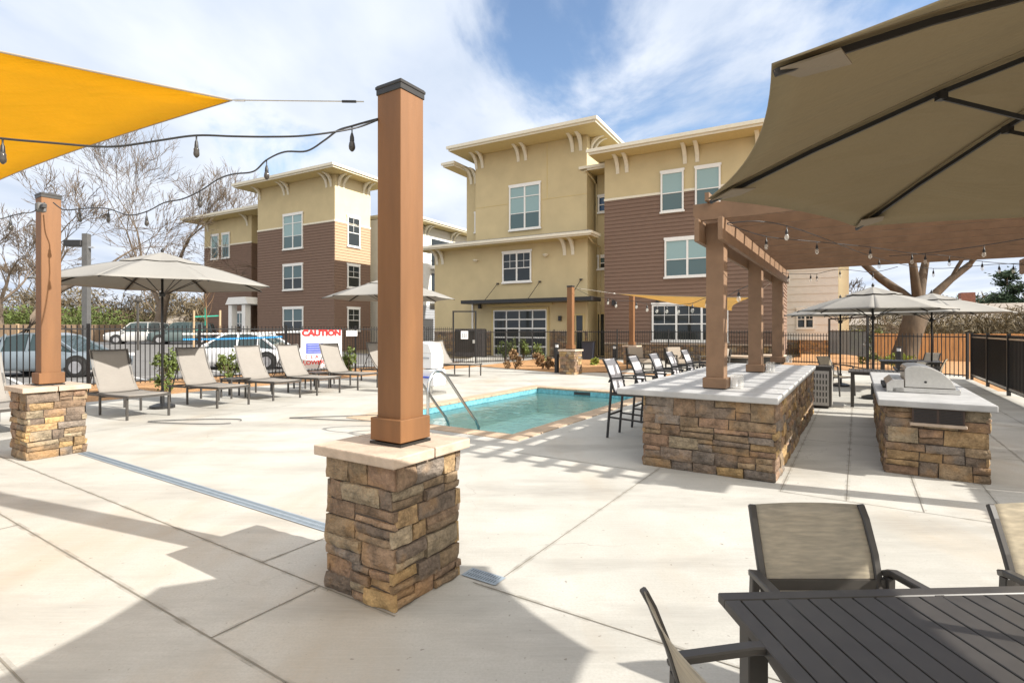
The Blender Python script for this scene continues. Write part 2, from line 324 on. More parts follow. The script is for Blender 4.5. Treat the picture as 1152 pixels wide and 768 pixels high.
def fixn(o):
    import bmesh
    bm = bmesh.new(); bm.from_mesh(o.data); bmesh.ops.recalc_face_normals(bm, faces=bm.faces); bm.to_mesh(o.data); bm.free(); return o
def tag(o, label=None, cat=None, group=None, kind=None):
    if label: o['label'] = label
    if cat: o['category'] = cat
    if group: o['group'] = group
    if kind: o['kind'] = kind
    return o
def thing(name, loc=(0,0,0), rz=0, label=None, cat=None, group=None):
    o = bpy.data.objects.new(name, None); COL.objects.link(o); o.location = loc; o.rotation_euler = (0, 0, rz); o.empty_display_size = .1
    return tag(o, label, cat, group)
def kids(o): return [c for c in bpy.data.objects if c.parent == o]
def copy_tree(o, parent=None):
    c = o.copy(); COL.objects.link(c); c.parent = parent
    for ch in kids(o): copy_tree(ch, c)
    return c
DECK = R(-32.9)
DAx, DAy = math.sin(R(32.9)), math.cos(R(32.9))
def W(b, a, z=0): return (a*DAx+b*DAy, a*DAy-b*DAx, z)       # deck frame (b across, a along) to world
def pt(px, py, Y): return ((px-576)/600*Y, Y, H+(371-py)/600*Y)  # where a thing measured on the photo stands at distance Y

# ------------------------------------------------------------------ stone walls
PAL = [(.25,.17,.11), (.34,.23,.12), (.19,.145,.11), (.27,.175,.115), (.33,.265,.18), (.23,.165,.105), (.40,.27,.125), (.20,.165,.135), (.29,.21,.13), (.22,.15,.10)]
def row_heights(z0, z1, rng, big=1.0):
    hs = []; z = z0
    while z < z1-.02:
        h = rng.uniform(.085, .165)*big
        if z+h > z1-.06: h = z1-z
        hs.append(h); z += h
    return hs
def stones(mb, ox, oy, ux, uy, length, z0, z1, rng, detail=3, proud=.035, skip=None, big=1.0, ext=.0, par=0, hs=None):
    """ledgestone face starting at (ox,oy) running along (ux,uy); outward normal is (uy,-ux)"""
    nx, ny = uy, -ux
    if mb.c is None: mb.c = []
    z = z0
    row = 0
    for h in (hs or row_heights(z0, z1, rng, big)):
        e_ = ext if (row+par) % 2 == 0 else -.003
        u = -e_; end = length+e_
        while u < end-.02:
            wd = rng.uniform(.13, .38)*big
            if u+wd > end-.10: wd = end-u
            cells = [(z, h)]
            if h > .12*big and rng.random() < .4:
                s_ = rng.uniform(.38, .62); cells = [(z, h*s_), (z+h*s_, h*(1-s_))]
            for (zz_, hh) in cells:
                if skip and skip[0] < u+wd and skip[1] > u and skip[2] < zz_+hh and skip[3] > zz_: continue
                stone1(mb, ox, oy, ux, uy, nx, ny, u, wd, zz_, hh, rng, detail, proud)
            u += wd
        z += h; row += 1
def stone1(mb, ox, oy, ux, uy, nx, ny, u, wd, z, h, rng, detail, proud):
    c = Vector(rng.choice(PAL))*rng.uniform(.8, 1.2); pr = rng.uniform(.25, 1)*proud
    g = .004
    u0, u1, w0, w1 = u+g, u+wd-g, z+g, z+h-g
    j = lambda: rng.uniform(-.006, .006)
    nu, nv = (max(3, min(9, int(wd/.035))), max(3, min(6, int(h/.03)))) if detail >= 3 else (2, 2)
    cs = [[j(), j()] for _ in range(4)]
    off = len(mb.v); seed = rng.uniform(0, 100); tilt = rng.uniform(-.012, .012); tilt2 = rng.uniform(-.008, .008)
    # front grid
    for a in range(nv+1):
        for b_ in range(nu+1):
            fu, fv = b_/nu, a/nv
            uu = u0+(u1-u0)*fu+(cs[0][0]*(1-fu)*(1-fv)+cs[1][0]*fu*(1-fv)+cs[2][0]*fu*fv+cs[3][0]*(1-fu)*fv)
            vv = w0+(w1-w0)*fv+(cs[0][1]*(1-fu)*(1-fv)+cs[1][1]*fu*(1-fv)+cs[2][1]*fu*fv+cs[3][1]*(1-fu)*fv)
            d = pr+tilt*(fu-.5)*2+tilt2*(fv-.5)*2
            edge = (a in (0, nv)) or (b_ in (0, nu))
            if detail >= 3:
                d += .015*noise.noise(Vector((uu*14, vv*14, seed)))
                if edge: d -= .010
                if (a in (0, nv)) and (b_ in (0, nu)): d -= .004; 
            d = max(d, .002)
            mb.v.append((ox+ux*uu+nx*d, oy+uy*uu+ny*d, max(vv, .001)))
    for a in range(nv):
        for b_ in range(nu):
            i = off+a*(nu+1)+b_; mb.f.append((i, i+1, i+nu+2, i+nu+1))
    ring = [off+b_ for b_ in range(nu+1)]+[off+a*(nu+1)+nu for a in range(1, nv+1)]+[off+nv*(nu+1)+b_ for b_ in range(nu-1, -1, -1)]+[off+a*(nu+1) for a in range(nv-1, 0, -1)]
    o2 = len(mb.v)
    for i in ring:
        x, y, zz_ = mb.v[i]; rel = (x-ox)*nx+(y-oy)*ny
        mb.v.append((x-nx*(rel+.02), y-ny*(rel+.02), zz_))
    k = len(ring)
    for q in range(k): mb.f.append((ring[q], o2+q, o2+(q+1) % k, ring[(q+1) % k]))
    mb.c += [(*c, 1)]*(len(mb.v)-off)
def stone_box(parent, x0, x1, y0, y1, z1, seed, detail=3, skip_front=None, faces='FRBL', big=1.0, name='stone_base'):
    rng = random.Random(seed); mb = MB(); mb.c = []
    hs = row_heights(0, z1, rng, big)
    if 'F' in faces: stones(mb, x0, y0, 1, 0, x1-x0, 0, z1, rng, detail, skip=skip_front, big=big, ext=.016, par=0, hs=hs)
    if 'R' in faces: stones(mb, x1, y0, 0, 1, y1-y0, 0, z1, rng, detail, big=big, ext=.016, par=1, hs=hs)
    if 'B' in faces: stones(mb, x1, y1, -1, 0, x1-x0, 0, z1, rng, min(detail, 2), big=big, ext=.016, par=0, hs=hs)
    if 'L' in faces: stones(mb, x0, y1, 0, -1, y1-y0, 0, z1, rng, detail, big=big, ext=.016, par=1, hs=hs)
    o = mb.build(name, M['stone'], parent, smooth=False)
    MB().box(x0+.003, x1-.003, y0+.003, y1-.003, 0, z1).build('mortar_core', M['mortar'], o)
    return o

# ------------------------------------------------------------------ ground
PB0, PB1, PA0, PA1 = -7.27, -4.26, 6.60, 12.50      # pool rectangle in the deck frame
F0 = Vector((-11.2, 14.1)); Fn = Vector((-.749, .663))
def hgt(x, y):
    d = (x-F0.x)*Fn.x+(y-F0.y)*Fn.y
    t = min(1, max(0, (d-9)/22)); return .45*t*t*(3-2*t)
def sheet(name, bs, as_, z, m, hole=None, terr=False):
    mb = MB(); idx = {}
    for i, b in enumerate(bs):
        for j, a in enumerate(as_):
            x, y, _ = W(b, a); idx[i, j] = len(mb.v); mb.v.append((x, y, z+(hgt(x, y) if terr else 0)))
    for i in range(len(bs)-1):
        for j in range(len(as_)-1):
            cb, ca = (bs[i]+bs[i+1])/2, (as_[j]+as_[j+1])/2
            if hole and hole[0] < cb < hole[1] and hole[2] < ca < hole[3]: continue
            mb.f.append((idx[i, j], idx[i+1, j], idx[i+1, j+1], idx[i, j+1]))
    o = mb.build(name, m); o['kind'] = 'structure'; return o
def fr_(a, b, n): return [a+(b-a)*i/n for i in range(n+1)]
HO = .02
sheet('ground', [-900, -400, -200, -120]+fr_(-80, -8, 30)+[PB0-HO, PB1+HO, -2, 0, 3, 10, 20, 40, 80, 150, 300, 700],
      [-300, -100, -40, -20, -5, 0, 4, PA0-HO, PA1+HO]+fr_(14, 90, 30)+[120, 160, 250, 400, 900], -.03, M['earth'], (PB0-HO, PB1+HO, PA0-HO, PA1+HO), True)
def deckpoly(name, poly, z, m, kind='structure'):
    mb = MB(); mb.add([(*W(b, a)[:2], z) for b, a in poly], [tuple(range(len(poly)))]); o = mb.build(name, m); o['kind'] = kind; return o
def wpoly(name, poly, z, m, terr=False):
    mb = MB(); mb.add([(x, y, z+(hgt(x, y) if terr else 0)) for x, y in poly], [tuple(range(len(poly)))]); o = mb.build(name, m); o['kind'] = 'structure'; return o
# concrete deck: frame strips round the pool
mb = MB()
B0, B1, A0, A1 = -15.5, 4.0, -9.0, 21.6
def dp(b0, b1, a0, a1, z=0.0): mb.add([(*W(b, a)[:2], z) for b, a in ((b0,a0),(b1,a0),(b1,a1),(b0,a1))], [(0,1,2,3)])
# left edge of the deck follows the mulch strip by the fence, at b about -14.3
mb.add([(*W(b, a)[:2], 0) for b, a in ((-14.6, -9), (PB0-.02, -9), (PB0-.02, A1), (-14.6, 10.0), (-14.6, 4))], [(0,1,2,3,4)]) if False else None
EDGE = [(-13.9, -9), (-13.9, 5.0), (-13.95, 6.6), (-13.85, 9.0), (-13.8, 12.2), (-13.6, 14.5), (-13.4, 18.0)]
LFT = EDGE+[(PB0-HO, 18.0), (PB0-HO, -9)]
o = MB().add([(*W(b, a)[:2], 0) for b, a in LFT], [tuple(range(len(LFT)))])
dp(PB0-HO, PB1+HO, A0, PA0-HO); dp(PB0-HO, PB1+HO, PA1+HO, 18.0); dp(PB1+HO, 6.2, A0, 18.0); dp(-5.2, 3.0, 18.0, 24.0)
mb.v = o.v+mb.v; mb.f = o.f+[tuple(i+len(o.v) for i in f) for f in mb.f]
deck = mb.build('pool_deck', M['concrete']); deck['kind'] = 'structure'
# joints
mb = MB()
JL = []
def joint(b0, a0, b1, a1, w=.009, z=.003):
    if z == .003: JL.append((b0, a0, b1, a1))
    p, q = Vector(W(b0, a0)), Vector(W(b1, a1)); d = (q-p).normalized(); s = Vector((-d.y, d.x, 0))*w/2
    mb.add([(p+s).to_tuple()[:2]+(z,), (p-s).to_tuple()[:2]+(z,), (q-s).to_tuple()[:2]+(z,), (q+s).to_tuple()[:2]+(z,)], [(0,1,2,3)])
for a in (.80, 1.43, 2.08): joint(-13.9, a, -2.1 if a > 1.9 else 6, a)
joint(-1.98, 2.62, 6, 2.62, .007)
joint(-2.73, 1.43, -2.73, 2.08); joint(-3.33, 2.08, -3.33, 2.66); joint(-2.11, -4, -2.11, 1.43); joint(-5.6, -4, -5.6, 1.43); joint(-9, -4, -9, 1.43)
joint(-1.86, 2.66, -1.86, 5.95, .007); joint(-.62, 5.7, -.62, 24, .006)
for b in (-.08, .48, 1.05, 1.65, 2.3): joint(b, 5.7, b, 24, .006)
for a in (5.7, 8.6, 11.6, 14.8, 17.9): joint(-.62, a, 6, a, .006)
for a in (5.7,): joint(-4.2, a, -2.06, a, .006)
joint(-9.8, 2.8, -9.8, 18, .006)
o = mb.build('expansion_joints', M['joint']); o['kind'] = 'structure'
m, n, l, b = newmat('grimy_joint_edge'); b.inputs['Base Color'].default_value = (.26, .235, .19, 1); b.inputs['Roughness'].default_value = .9
t = n.new('ShaderNodeTexCoord'); no = n.new('ShaderNodeTexNoise'); no.inputs['Scale'].default_value = 7; no.inputs['Detail'].default_value = 8; l.new(t.outputs['Object'], no.inputs['Vector'])
mr_ = n.new('ShaderNodeMapRange'); mr_.inputs[1].default_value = .42; mr_.inputs[2].default_value = .72; mr_.inputs[4].default_value = .32; l.new(no.outputs['Fac'], mr_.inputs[0])
tr = n.new('ShaderNodeBsdfTransparent'); ms = n.new('ShaderNodeMixShader'); l.new(mr_.outputs[0], ms.inputs[0]); l.new(tr.outputs[0], ms.inputs[1]); l.new(b.outputs[0], ms.inputs[2]); l.new(ms.outputs[0], n['Material Output'].inputs[0])
mb = MB()
for q in JL: joint(*q[:4], .045, .0015)
o = mb.build('joint_stains', m); o['kind'] = 'structure'
# trench drain with slots
mb = MB(); mb2 = MB()
for b0, b1 in ((-8.2, -2.68), (-2.10, -1.84)):
    dp_ = [(b0, 2.655), (b1, 2.655), (b1, 2.775), (b0, 2.775)]
    mb = MB().add([(*W(b, a)[:2], .006) for b, a in dp_], [(0,1,2,3)]); mb2 = MB()
    k = b0+.02
    while k < b1-.02:
        for a0_ in (2.672, 2.724):
            mb2.add([(*W(b, a)[:2], .008) for b, a in ((k, a0_), (k+.007, a0_), (k+.007, a0_+.036), (k, a0_+.036))], [(0,1,2,3)])
        k += .019
    td = mb.build('trench_drain', M['grate']); tag(td, 'long blue-grey slotted drain grate between the two nearest stone pillars' if b0 < -5 else 'short blue-grey slotted drain grate at the right foot of the nearest pillar', 'drain')
    mb2.build('slots', mat('grate_slots', (.12, .15, .18), .9), td)
# mulch beds
mlt = [(-16.9, -9)]+EDGE+[(-13.4, 18.0), (-8.6, 18.0), (-5.2, 18.0), (-5.2, 24.5), (-11, 27), (-14.4, 22), (-18.2, 18)]
deckpoly('mulch_bed', [(-19, -9)]+EDGE+[(-5.2, 18.0), (-5.2, 26.0), (-14, 26.0), (-19, 18)], -.012, M['mulch'])
deckpoly('mulch_ground', [(3.0, -9), (40, -9), (40, 40), (-3, 40), (-3, 24.0), (3.0, 24.0)], -.016, M['mulch'])
wpoly('patio_slab', [(2.9, 20.2), (5.4, 18.7), (11.5, 25.0), (8, 28.8), (-2, 34), (-2.6, 24.1), (0, 22)], -.006, M['concrete'])
wpoly('mulch_bed', [(-1.5, 22.9), (1.95, 18.95), (3.9, 19.9), (5.1, 22.0), (5.3, 27.2), (2.2, 28.9), (1.2, 28.1), (-.2, 25.2)], .012, M['mulch'])
# parking lot
def wsheet(name, corners, nx, ny, z, m):
    mb = MB(); c = [Vector(p) for p in corners]
    for i in range(nx+1):
        for j in range(ny+1):
            u, v = i/nx, j/ny; p = c[0]*(1-u)*(1-v)+c[1]*u*(1-v)+c[2]*u*v+c[3]*(1-u)*v
            mb.v.append((p.x, p.y, z+hgt(p.x, p.y)))
    for i in range(nx):
        for j in range(ny):
            k = i*(ny+1)+j; mb.f.append((k, k+ny+1, k+ny+2, k+1))
    o = mb.build(name, m); o['kind'] = 'structure'; return o
FD = Vector((.663, .749))
def fl(t, d): p = F0+FD*t+Fn*d; return (p.x, p.y)
wsheet('parking_lot', [fl(-25, 1.6), fl(16.5, 1.6), fl(16.5, 48), fl(-25, 48)], 20, 30, -.01, M['asphalt'])
wsheet('parking_kerb', [fl(-25, 1.45), fl(16.5, 1.45), fl(16.5, 1.6), fl(-25, 1.6)], 20, 1, .12, M['kerb'])
mb = MB()
for k in range(-6, 6):
    p, q = fl(k*2.75-1, 1.7), fl(k*2.75-1, 6.6)
    v = Vector(FD)*.05
    mb.add([(p[0]-v.x, p[1]-v.y, .0), (p[0]+v.x, p[1]+v.y, .0), (q[0]+v.x, q[1]+v.y, .0), (q[0]-v.x, q[1]-v.y, .0)], [(0,1,2,3)])
o = mb.build('parking_stripes', M['line']); o['kind'] = 'structure'

# ------------------------------------------------------------------ pool
root = thing('swimming_pool', W(0, 0), DECK, 'small rectangular turquoise swimming pool with tan coping sunk in the deck', 'swimming pool')
D = .68
mb = MB(); b0, b1, a0, a1 = PB0, PB1, PA0, PA1
mb.add([(b0,a0,-D),(b1,a0,-D),(b1,a1,-D),(b0,a1,-D),(b0,a0,0),(b1,a0,0),(b1,a1,0),(b0,a1,0)], [(0,1,2,3),(0,4,5,1),(1,5,6,2),(2,6,7,3),(3,7,4,0)])
mb.build('basin', M['plaster'], root)
mb = MB(); tz0, tz1 = -.16, -.03; e = .006
for (x0, x1, y0, y1) in ((b0, b1, a0+.001, a0+e), (b0, b1, a1-e, a1-.001), (b0+.001, b0+e, a0+e, a1-e), (b1-e, b1-.001, a0+e, a1-e)): mb.box(x0, x1, y0, y1, tz0, tz1)
mb.build('waterline_tile', M['tile'], root)
MB().box(b0+.01, b0+1.3, a0+.01, a0+.45, -D, -.28).box(b0+.01, b0+1.3, a0+.45, a0+.8, -D, -.42).box(b0+.01, b0+1.3, a0+.8, a0+1.15, -D, -.55).build('steps', M['plaster'], root)
MB().add([(b0+e,a0+e,-.14),(b1-e,a0+e,-.14),(b1-e,a1-e,-.14),(b0+e,a1-e,-.14)], [(0,1,2,3)]).build('water', M['water'], root)
mb = MB(); rng = random.Random(3); cw = .30
def coping(x0, x1, y0, y1, axis):
    L_ = (x1-x0) if axis == 'x' else (y1-y0); n_ = max(1, round(L_/.31))
    for i in range(n_):
        g = .004
        if axis == 'x': mb.box(x0+L_*i/n_+g, x0+L_*(i+1)/n_-g, y0, y1, -.03, .014+rng.uniform(-.001, .001))
        else: mb.box(x0, x1, y0+L_*i/n_+g, y0+L_*(i+1)/n_-g, -.03, .014+rng.uniform(-.001, .001))
coping(b0-cw, b1+cw, a0-cw, a0+.02, 'x'); coping(b0-cw, b1+cw, a1-.02, a1+cw, 'x'); coping(b0-cw, b0+.02, a0+.024, a1-.024, 'y'); coping(b1-.02, b1+cw, a0+.024, a1-.024, 'y')
mb.build('coping', mat('tan_coping_paver', (.44, .33, .23), .85, var=.16, scale=4, bump=.3), root, bevel=.006)
MB().box(b1-1.9, b1-1.45, a1-.02, a1-.007, -.125, -.05).build('skimmer_mouth', M['doord'], root)
# handrails: rise from inside the near edge of the water over the deck
for i, bb in enumerate((-5.0, -5.61)):
    pts = [(bb, 6.78, -.5), (bb, 6.76, .02), (bb, 6.68, .14), (bb, 6.52, .30), (bb, 6.0, .86), (bb, 5.87, .95), (bb, 5.75, .97), (bb, 5.66, .93), (bb, 5.6, .82), (bb, 5.58, .70), (bb, 5.58, 0)]
    pts = [(x, y-.0, z) for x, y, z in pts]
    r_ = thing('pool_handrail', W(0, 0), DECK, ['stainless pool handrail nearer the bar, rising from the pool steps', 'stainless pool handrail nearer the loungers, rising from the pool steps'][i], 'handrail', 'pool handrails')
    MB().tube(pts, .022, 12).build('rail', M['rail_steel'], r_, smooth=True)
    MB().lathe([(.05, 0), (.05, .02), (.03, .03)], 14, (bb, 5.58, .001)).build('escutcheon', M['rail_steel'], r_)

# ------------------------------------------------------------------ stone posts
def stone_post(b, a, top, seed, label, detail=3, off=(0, 0, 0)):
    r = thing('stone_post', W(b, a), DECK, label, 'post', 'timber posts on stone pillars')
    s = .272; stone_box(r, -s, s, -s, s, .80, seed, detail, big=.84)
    rng = random.Random(seed)
    mb = MB(); c = .335
    mb.box(-c, c, -c, -.004, .802, .862); mb.box(-c, .02, .004, c, .802, .862); mb.box(.027, c, .004, c, .802, .862)
    mb.build('cap_stone', M['capstone'], r, bevel=.008, seg=2)
    MB().box(off[0]-.13, off[0]+.13, off[1]-.13, off[1]+.13, .8625, .878).build('base_plate', M['metal_dark'], r)
    p = MB().box(-.098, .098, -.098, .098, .878, top).build('post', M['post'], r, bevel=.003)
    p.location = off
    MB().box(-.128, .128, -.128, .128, .885, 1.02).build('skirt', M['post'], p, bevel=.004)
    MB().box(-.104, .104, -.104, .104, top-.004, top+.055).box(-.109, .109, -.109, .109, top+.03, top+.048).build('post_cap', M['metal_dark'], p, bevel=.003)
    return r
stone_post(-2.405, 2.375, 2.98, 11, 'tall brown post on the large stone pillar nearest the camera', off=(.045, .01, 0))
stone_post(-8.52, 2.46, 3.19, 12, 'tall brown post on the sunlit stone pillar beside the loungers at left')
stone_post(-8.47, 16.9, 3.05, 13, 'brown post on stone pillar at the far end of the pool by the mulch bed', 2)
stone_post(-8.40, 22.8, 3.05, 14, 'farthest brown post standing in front of the brown siding wall', 2)

# ------------------------------------------------------------------ bar counter, grill island
r = thing('bar_counter', W(0, 0), DECK, 'long stone bar counter with grey concrete top under the pergola', 'bar counter')
stone_box(r, -2.06, -.70, 5.98, 11.46, .80, 21, 3)
mb = MB().box(-2.36, -.655, 5.90, 11.6, .802, .872); o = mb.build('countertop', M['counter'], r, bevel=.012, seg=2)
r = thing('grill_island', W(0, 0), DECK, 'short stone grill island with grey concrete top and dark vent panel', 'grill island')
o = stone_box(r, .27, 1.11, 7.10, 11.38, .73, 22, 3)
MB().box(.49, .92, 7.042, 7.099, .575, .725).build('vent_panel', M['vent'], r)
mb = MB()
for k in range(9): mb.box(.505, .695, 7.036, 7.0415, .582+k*.0155, .590+k*.0155); mb.box(.715, .905, 7.036, 7.0415, .582+k*.0155, .590+k*.0155)
mb.build('louvre', M['furn_black'], r)
MB().box(.47, .94, 7.03, 7.099, .54, .573).build('ledge_stone', M['capstone'], r, bevel=.006)
MB().box(.19, 1.17, 7.0, 11.46, .732, .802).build('countertop', M['counter'], r, bevel=.012, seg=2)
# built-in grill, lid facing the bar (towards -b)
g = thing('grill', W(.70, 8.35, .803), DECK, 'stainless steel gas grill with closed curved hood set in the island top', 'grill')
prof = [(-.29, .0), (-.29, .115), (-.22, .13), (-.22, .30), (-.19, .325), (-.08, .325), (.03, .30), (.13, .25), (.21, .17), (.26, .08), (.28, 0)]
MB().prism([(x, z) for x, z in [(-.22, .06), (-.22, .27), (-.20, .30), (-.15, .318), (-.07, .32), (.03, .30), (.13, .25), (.21, .17), (.265, .06)]], -.40, .40).build('hood', M['steel'], g, bevel=.008, seg=2)
MB().box(-.34, .30, -.42, .42, 0, .055).build('firebox_rim', M['steel'], g, bevel=.004)
MB().prism([(-.40, .0), (-.40, .10), (-.34, .15), (-.225, .15), (-.225, .0)], -.42, .42).build('control_panel', M['steel'], g, bevel=.004)
hh = MB().tube([(-.29, -.34, .25), (-.29, .34, .25)], .014, 10).bar((-.215, -.3, .25), (-.29, -.3, .25), .015, .015).bar((-.215, .3, .25), (-.29, .3, .25), .015, .015).build('handle', M['furn_black'], g, smooth=False)
for k in range(4): MB().tube([(-.40, -.3+k*.2, .055), (-.435, -.3+k*.2, .055)], .025, 12).build('knob', M['furn_black'], g)
MB().lathe([(.014, -.004), (.014, .004)], 10, (0, 0, 0)).build('thermometer', M['furn_black'], g).matrix_local = Matrix.Translation((-.02, -.405, .13))@Matrix.Rotation(R(90), 4, 'X')

# ------------------------------------------------------------------ pergola
r = thing('pergola', W(0, 0), DECK, 'large brown timber pergola over the bar and the grill island', 'pergola')
PBL, PBR = -1.37, 2.55
for a in (6.50, 9.35, 12.2):
    p = MB().box(PBL-.098, PBL+.098, a-.098, a+.098, .885, 2.78).build('post', M['perg'], r, bevel=.003)
    MB().box(PBL-.13, PBL+.13, a-.13, a+.13, .885, 1.0).build('skirt', M['perg'], p, bevel=.004)
    MB().box(PBL-.12, PBL+.12, a-.12, a+.12, .873, .884).build('base_plate', M['metal_dark'], p)
    p = MB().box(PBR-.098, PBR+.098, a-.098, a+.098, .0, 2.78).build('post', M['perg'], r, bevel=.003)
    MB().box(PBR-.13, PBR+.13, a-.13, a+.13, .012, .14).build('skirt', M['perg'], p, bevel=.004)
for b in (PBL, PBR):
    for s in (-1, 1):
        x = b+s*.125; MB().box(x-.026, x+.026, 6.08, 12.75, 2.53, 2.779).build('beam', M['perg'], r, bevel=.004)
ja = 6.24; k = 0
while ja < 12.75:
    o = MB().prism([(PBL-.20, 2.85), (PBL-.15, 2.782), (PBR+.42, 2.782), (PBR+.5, 2.85), (PBR+.5, 2.972), (PBL-.20, 2.972)], ja-.022, ja+.022).build('joist', M['perg'], r, bevel=.003)
    ja += .605
sb = PBL-.02
while sb < PBR+.48:
    MB().box(sb-.022, sb+.022, 6.10, 12.85, 2.974, 3.064).build('slat', M['perg'], r)
    sb += .405

# ------------------------------------------------------------------ umbrellas
def umbrella(loc, Rr, zr, za, rot, label, canvas, group='market umbrellas', vent=True, sag=.06, pole_r=.022, z0=0, base=True, droop=.0, res=10, name='market_umbrella'):
    r = thing(name, loc, 0, label, 'umbrella', group)
    n = 8; mb = MB()
    tips = [(Rr*math.cos(rot+i*math.pi/4), Rr*math.sin(rot+i*math.pi/4)) for i in range(n)]
    r0 = .27*Rr if vent else .03
    for i in range(n):
        (x0, y0), (x1, y1) = tips[i], tips[(i+1) % n]; o = len(mb.v)
        for u in range(res+1):
            f = (r0/Rr)+(1-r0/Rr)*u/res if True else 0
            for v in range(res+1):
                g_ = v/res; s_ = 4*g_*(1-g_)
                k_ = f*(1-sag*s_*f)
                x = (x0*(1-g_)+x1*g_)*k_; y = (y0*(1-g_)+y1*g_)*k_
                z = za+(zr-za)*f-s_*.02*Rr*f*(1-f)*1.6+.03*Rr*math.sin(math.pi*f)
                mb.v.append((x, y, z))
        for u in range(res):
            for v in range(res):
                a = o+u*(res+1)+v; mb.f.append((a, a+res+1, a+res+2, a+1))
    mb.build('canopy', canvas, r, smooth=True, solid=.004)
    if vent:
        mb = MB(); rv = .36*Rr
        for i in range(n):
            (x0, y0), (x1, y1) = tips[i], tips[(i+1) % n]; q = rv/Rr
            mb.add([(0, 0, za+.10), (x0*q, y0*q, za+(zr-za)*q+.075), ((x0+x1)/2*q*.97, (y0+y1)/2*q*.97, za+(zr-za)*q+.06), (x1*q, y1*q, za+(zr-za)*q+.075)], [(0,1,2),(0,2,3)])
        mb.build('vent', canvas, r, solid=.004)
    MB().lathe([(.012, 0), (.028, .02), (.03, .05), (.012, .08), (.004, .10)], 10, (0, 0, za+(.09 if vent else .02))).build('finial', M['furn_black'], r)
    MB().tube([(0, 0, z0), (0, 0, za+.06)], pole_r, 12).build('pole', M['furn_black'], r, smooth=True)
    MB().lathe([(.05, 0), (.055, .05), (.04, .09)], 12, (0, 0, zr-.22)).build('hub', M['furn_black'], r)
    if base: MB().lathe([(.22, 0), (.22, .05), (.10, .09), (.04, .10), (.035, .35)], 20, (0, 0, .002)).build('base', M['furn_black'], r)
    def zc(f): return za+(zr-za)*f+.03*Rr*math.sin(math.pi*f)
    if not vent:
        for (x, y) in tips:
            t_ = Vector((x, y, 0)).normalized(); u_ = Vector((-t_.y, t_.x, 0)); q_ = Vector((x, y, zr)); dn = Vector((0, 0, -.012)); sl_ = (za-zr)/Rr
            MB().add([q_+dn-t_*.005, q_-t_*.10+u_*.055+Vector((0, 0, .10*sl_-.02)), q_-t_*.17+Vector((0, 0, .17*sl_-.035)), q_-t_*.10-u_*.055+Vector((0, 0, .10*sl_-.02))], [(0,1,2,3)]).build('rib_pocket', M['canvas_dark'], r, solid=.004)
    for (x, y) in tips:
        pts = [(x*f, y*f, zc(f)-.018-.012*(1-f)) for f in (.02, .25, .5, .75, .995)]
        rb = MB().path(pts, .016 if vent else .010, .022 if vent else .014).build('rib', M['furn_black'], r)
        MB().path([(x*.03, y*.03, zr-.17), (x*.5, y*.5, zc(.5)-.04)], .010, .012).cbox((x*.5, y*.5, zc(.5)-.034), (.024, .024, .026)).build('strut', M['furn_black'], rb)
    return r
UC = (1.88, 1.22)
umbrella((UC[0], UC[1], 0), 1.40, 2.055, 2.465, R(98.4), 'large taupe umbrella seen from below at upper right, over the slatted table', M['canvas_near'], vent=False, sag=.045, base=True, res=16, pole_r=.02)
umbrella((-6.95, 10.6, 0), 2.03, 2.43, 2.99, R(8), 'grey market umbrella beside the left stone post, shading the first loungers', M['canvas'])
umbrella((-3.66, 15.9, 0), 1.95, 2.48, 3.03, R(8), 'grey market umbrella half hidden behind the nearest brown post', M['canvas'])
umbrella((8.12, 12.0, 0), 1.52, 1.99, 2.42, R(12), 'light grey umbrella over the small table beyond the bar, nearest of the three there', M['canvas'])
umbrella((9.05, 14.7, 0), 1.42, 1.95, 2.33, R(30), 'light grey umbrella mostly hidden behind another, in front of the grey building', M['canvas'])
umbrella((10.86, 13.8, 0), 1.72, 1.97, 2.40, R(20), 'light grey umbrella in front of the big oak trunk by the board fence', M['canvas'])

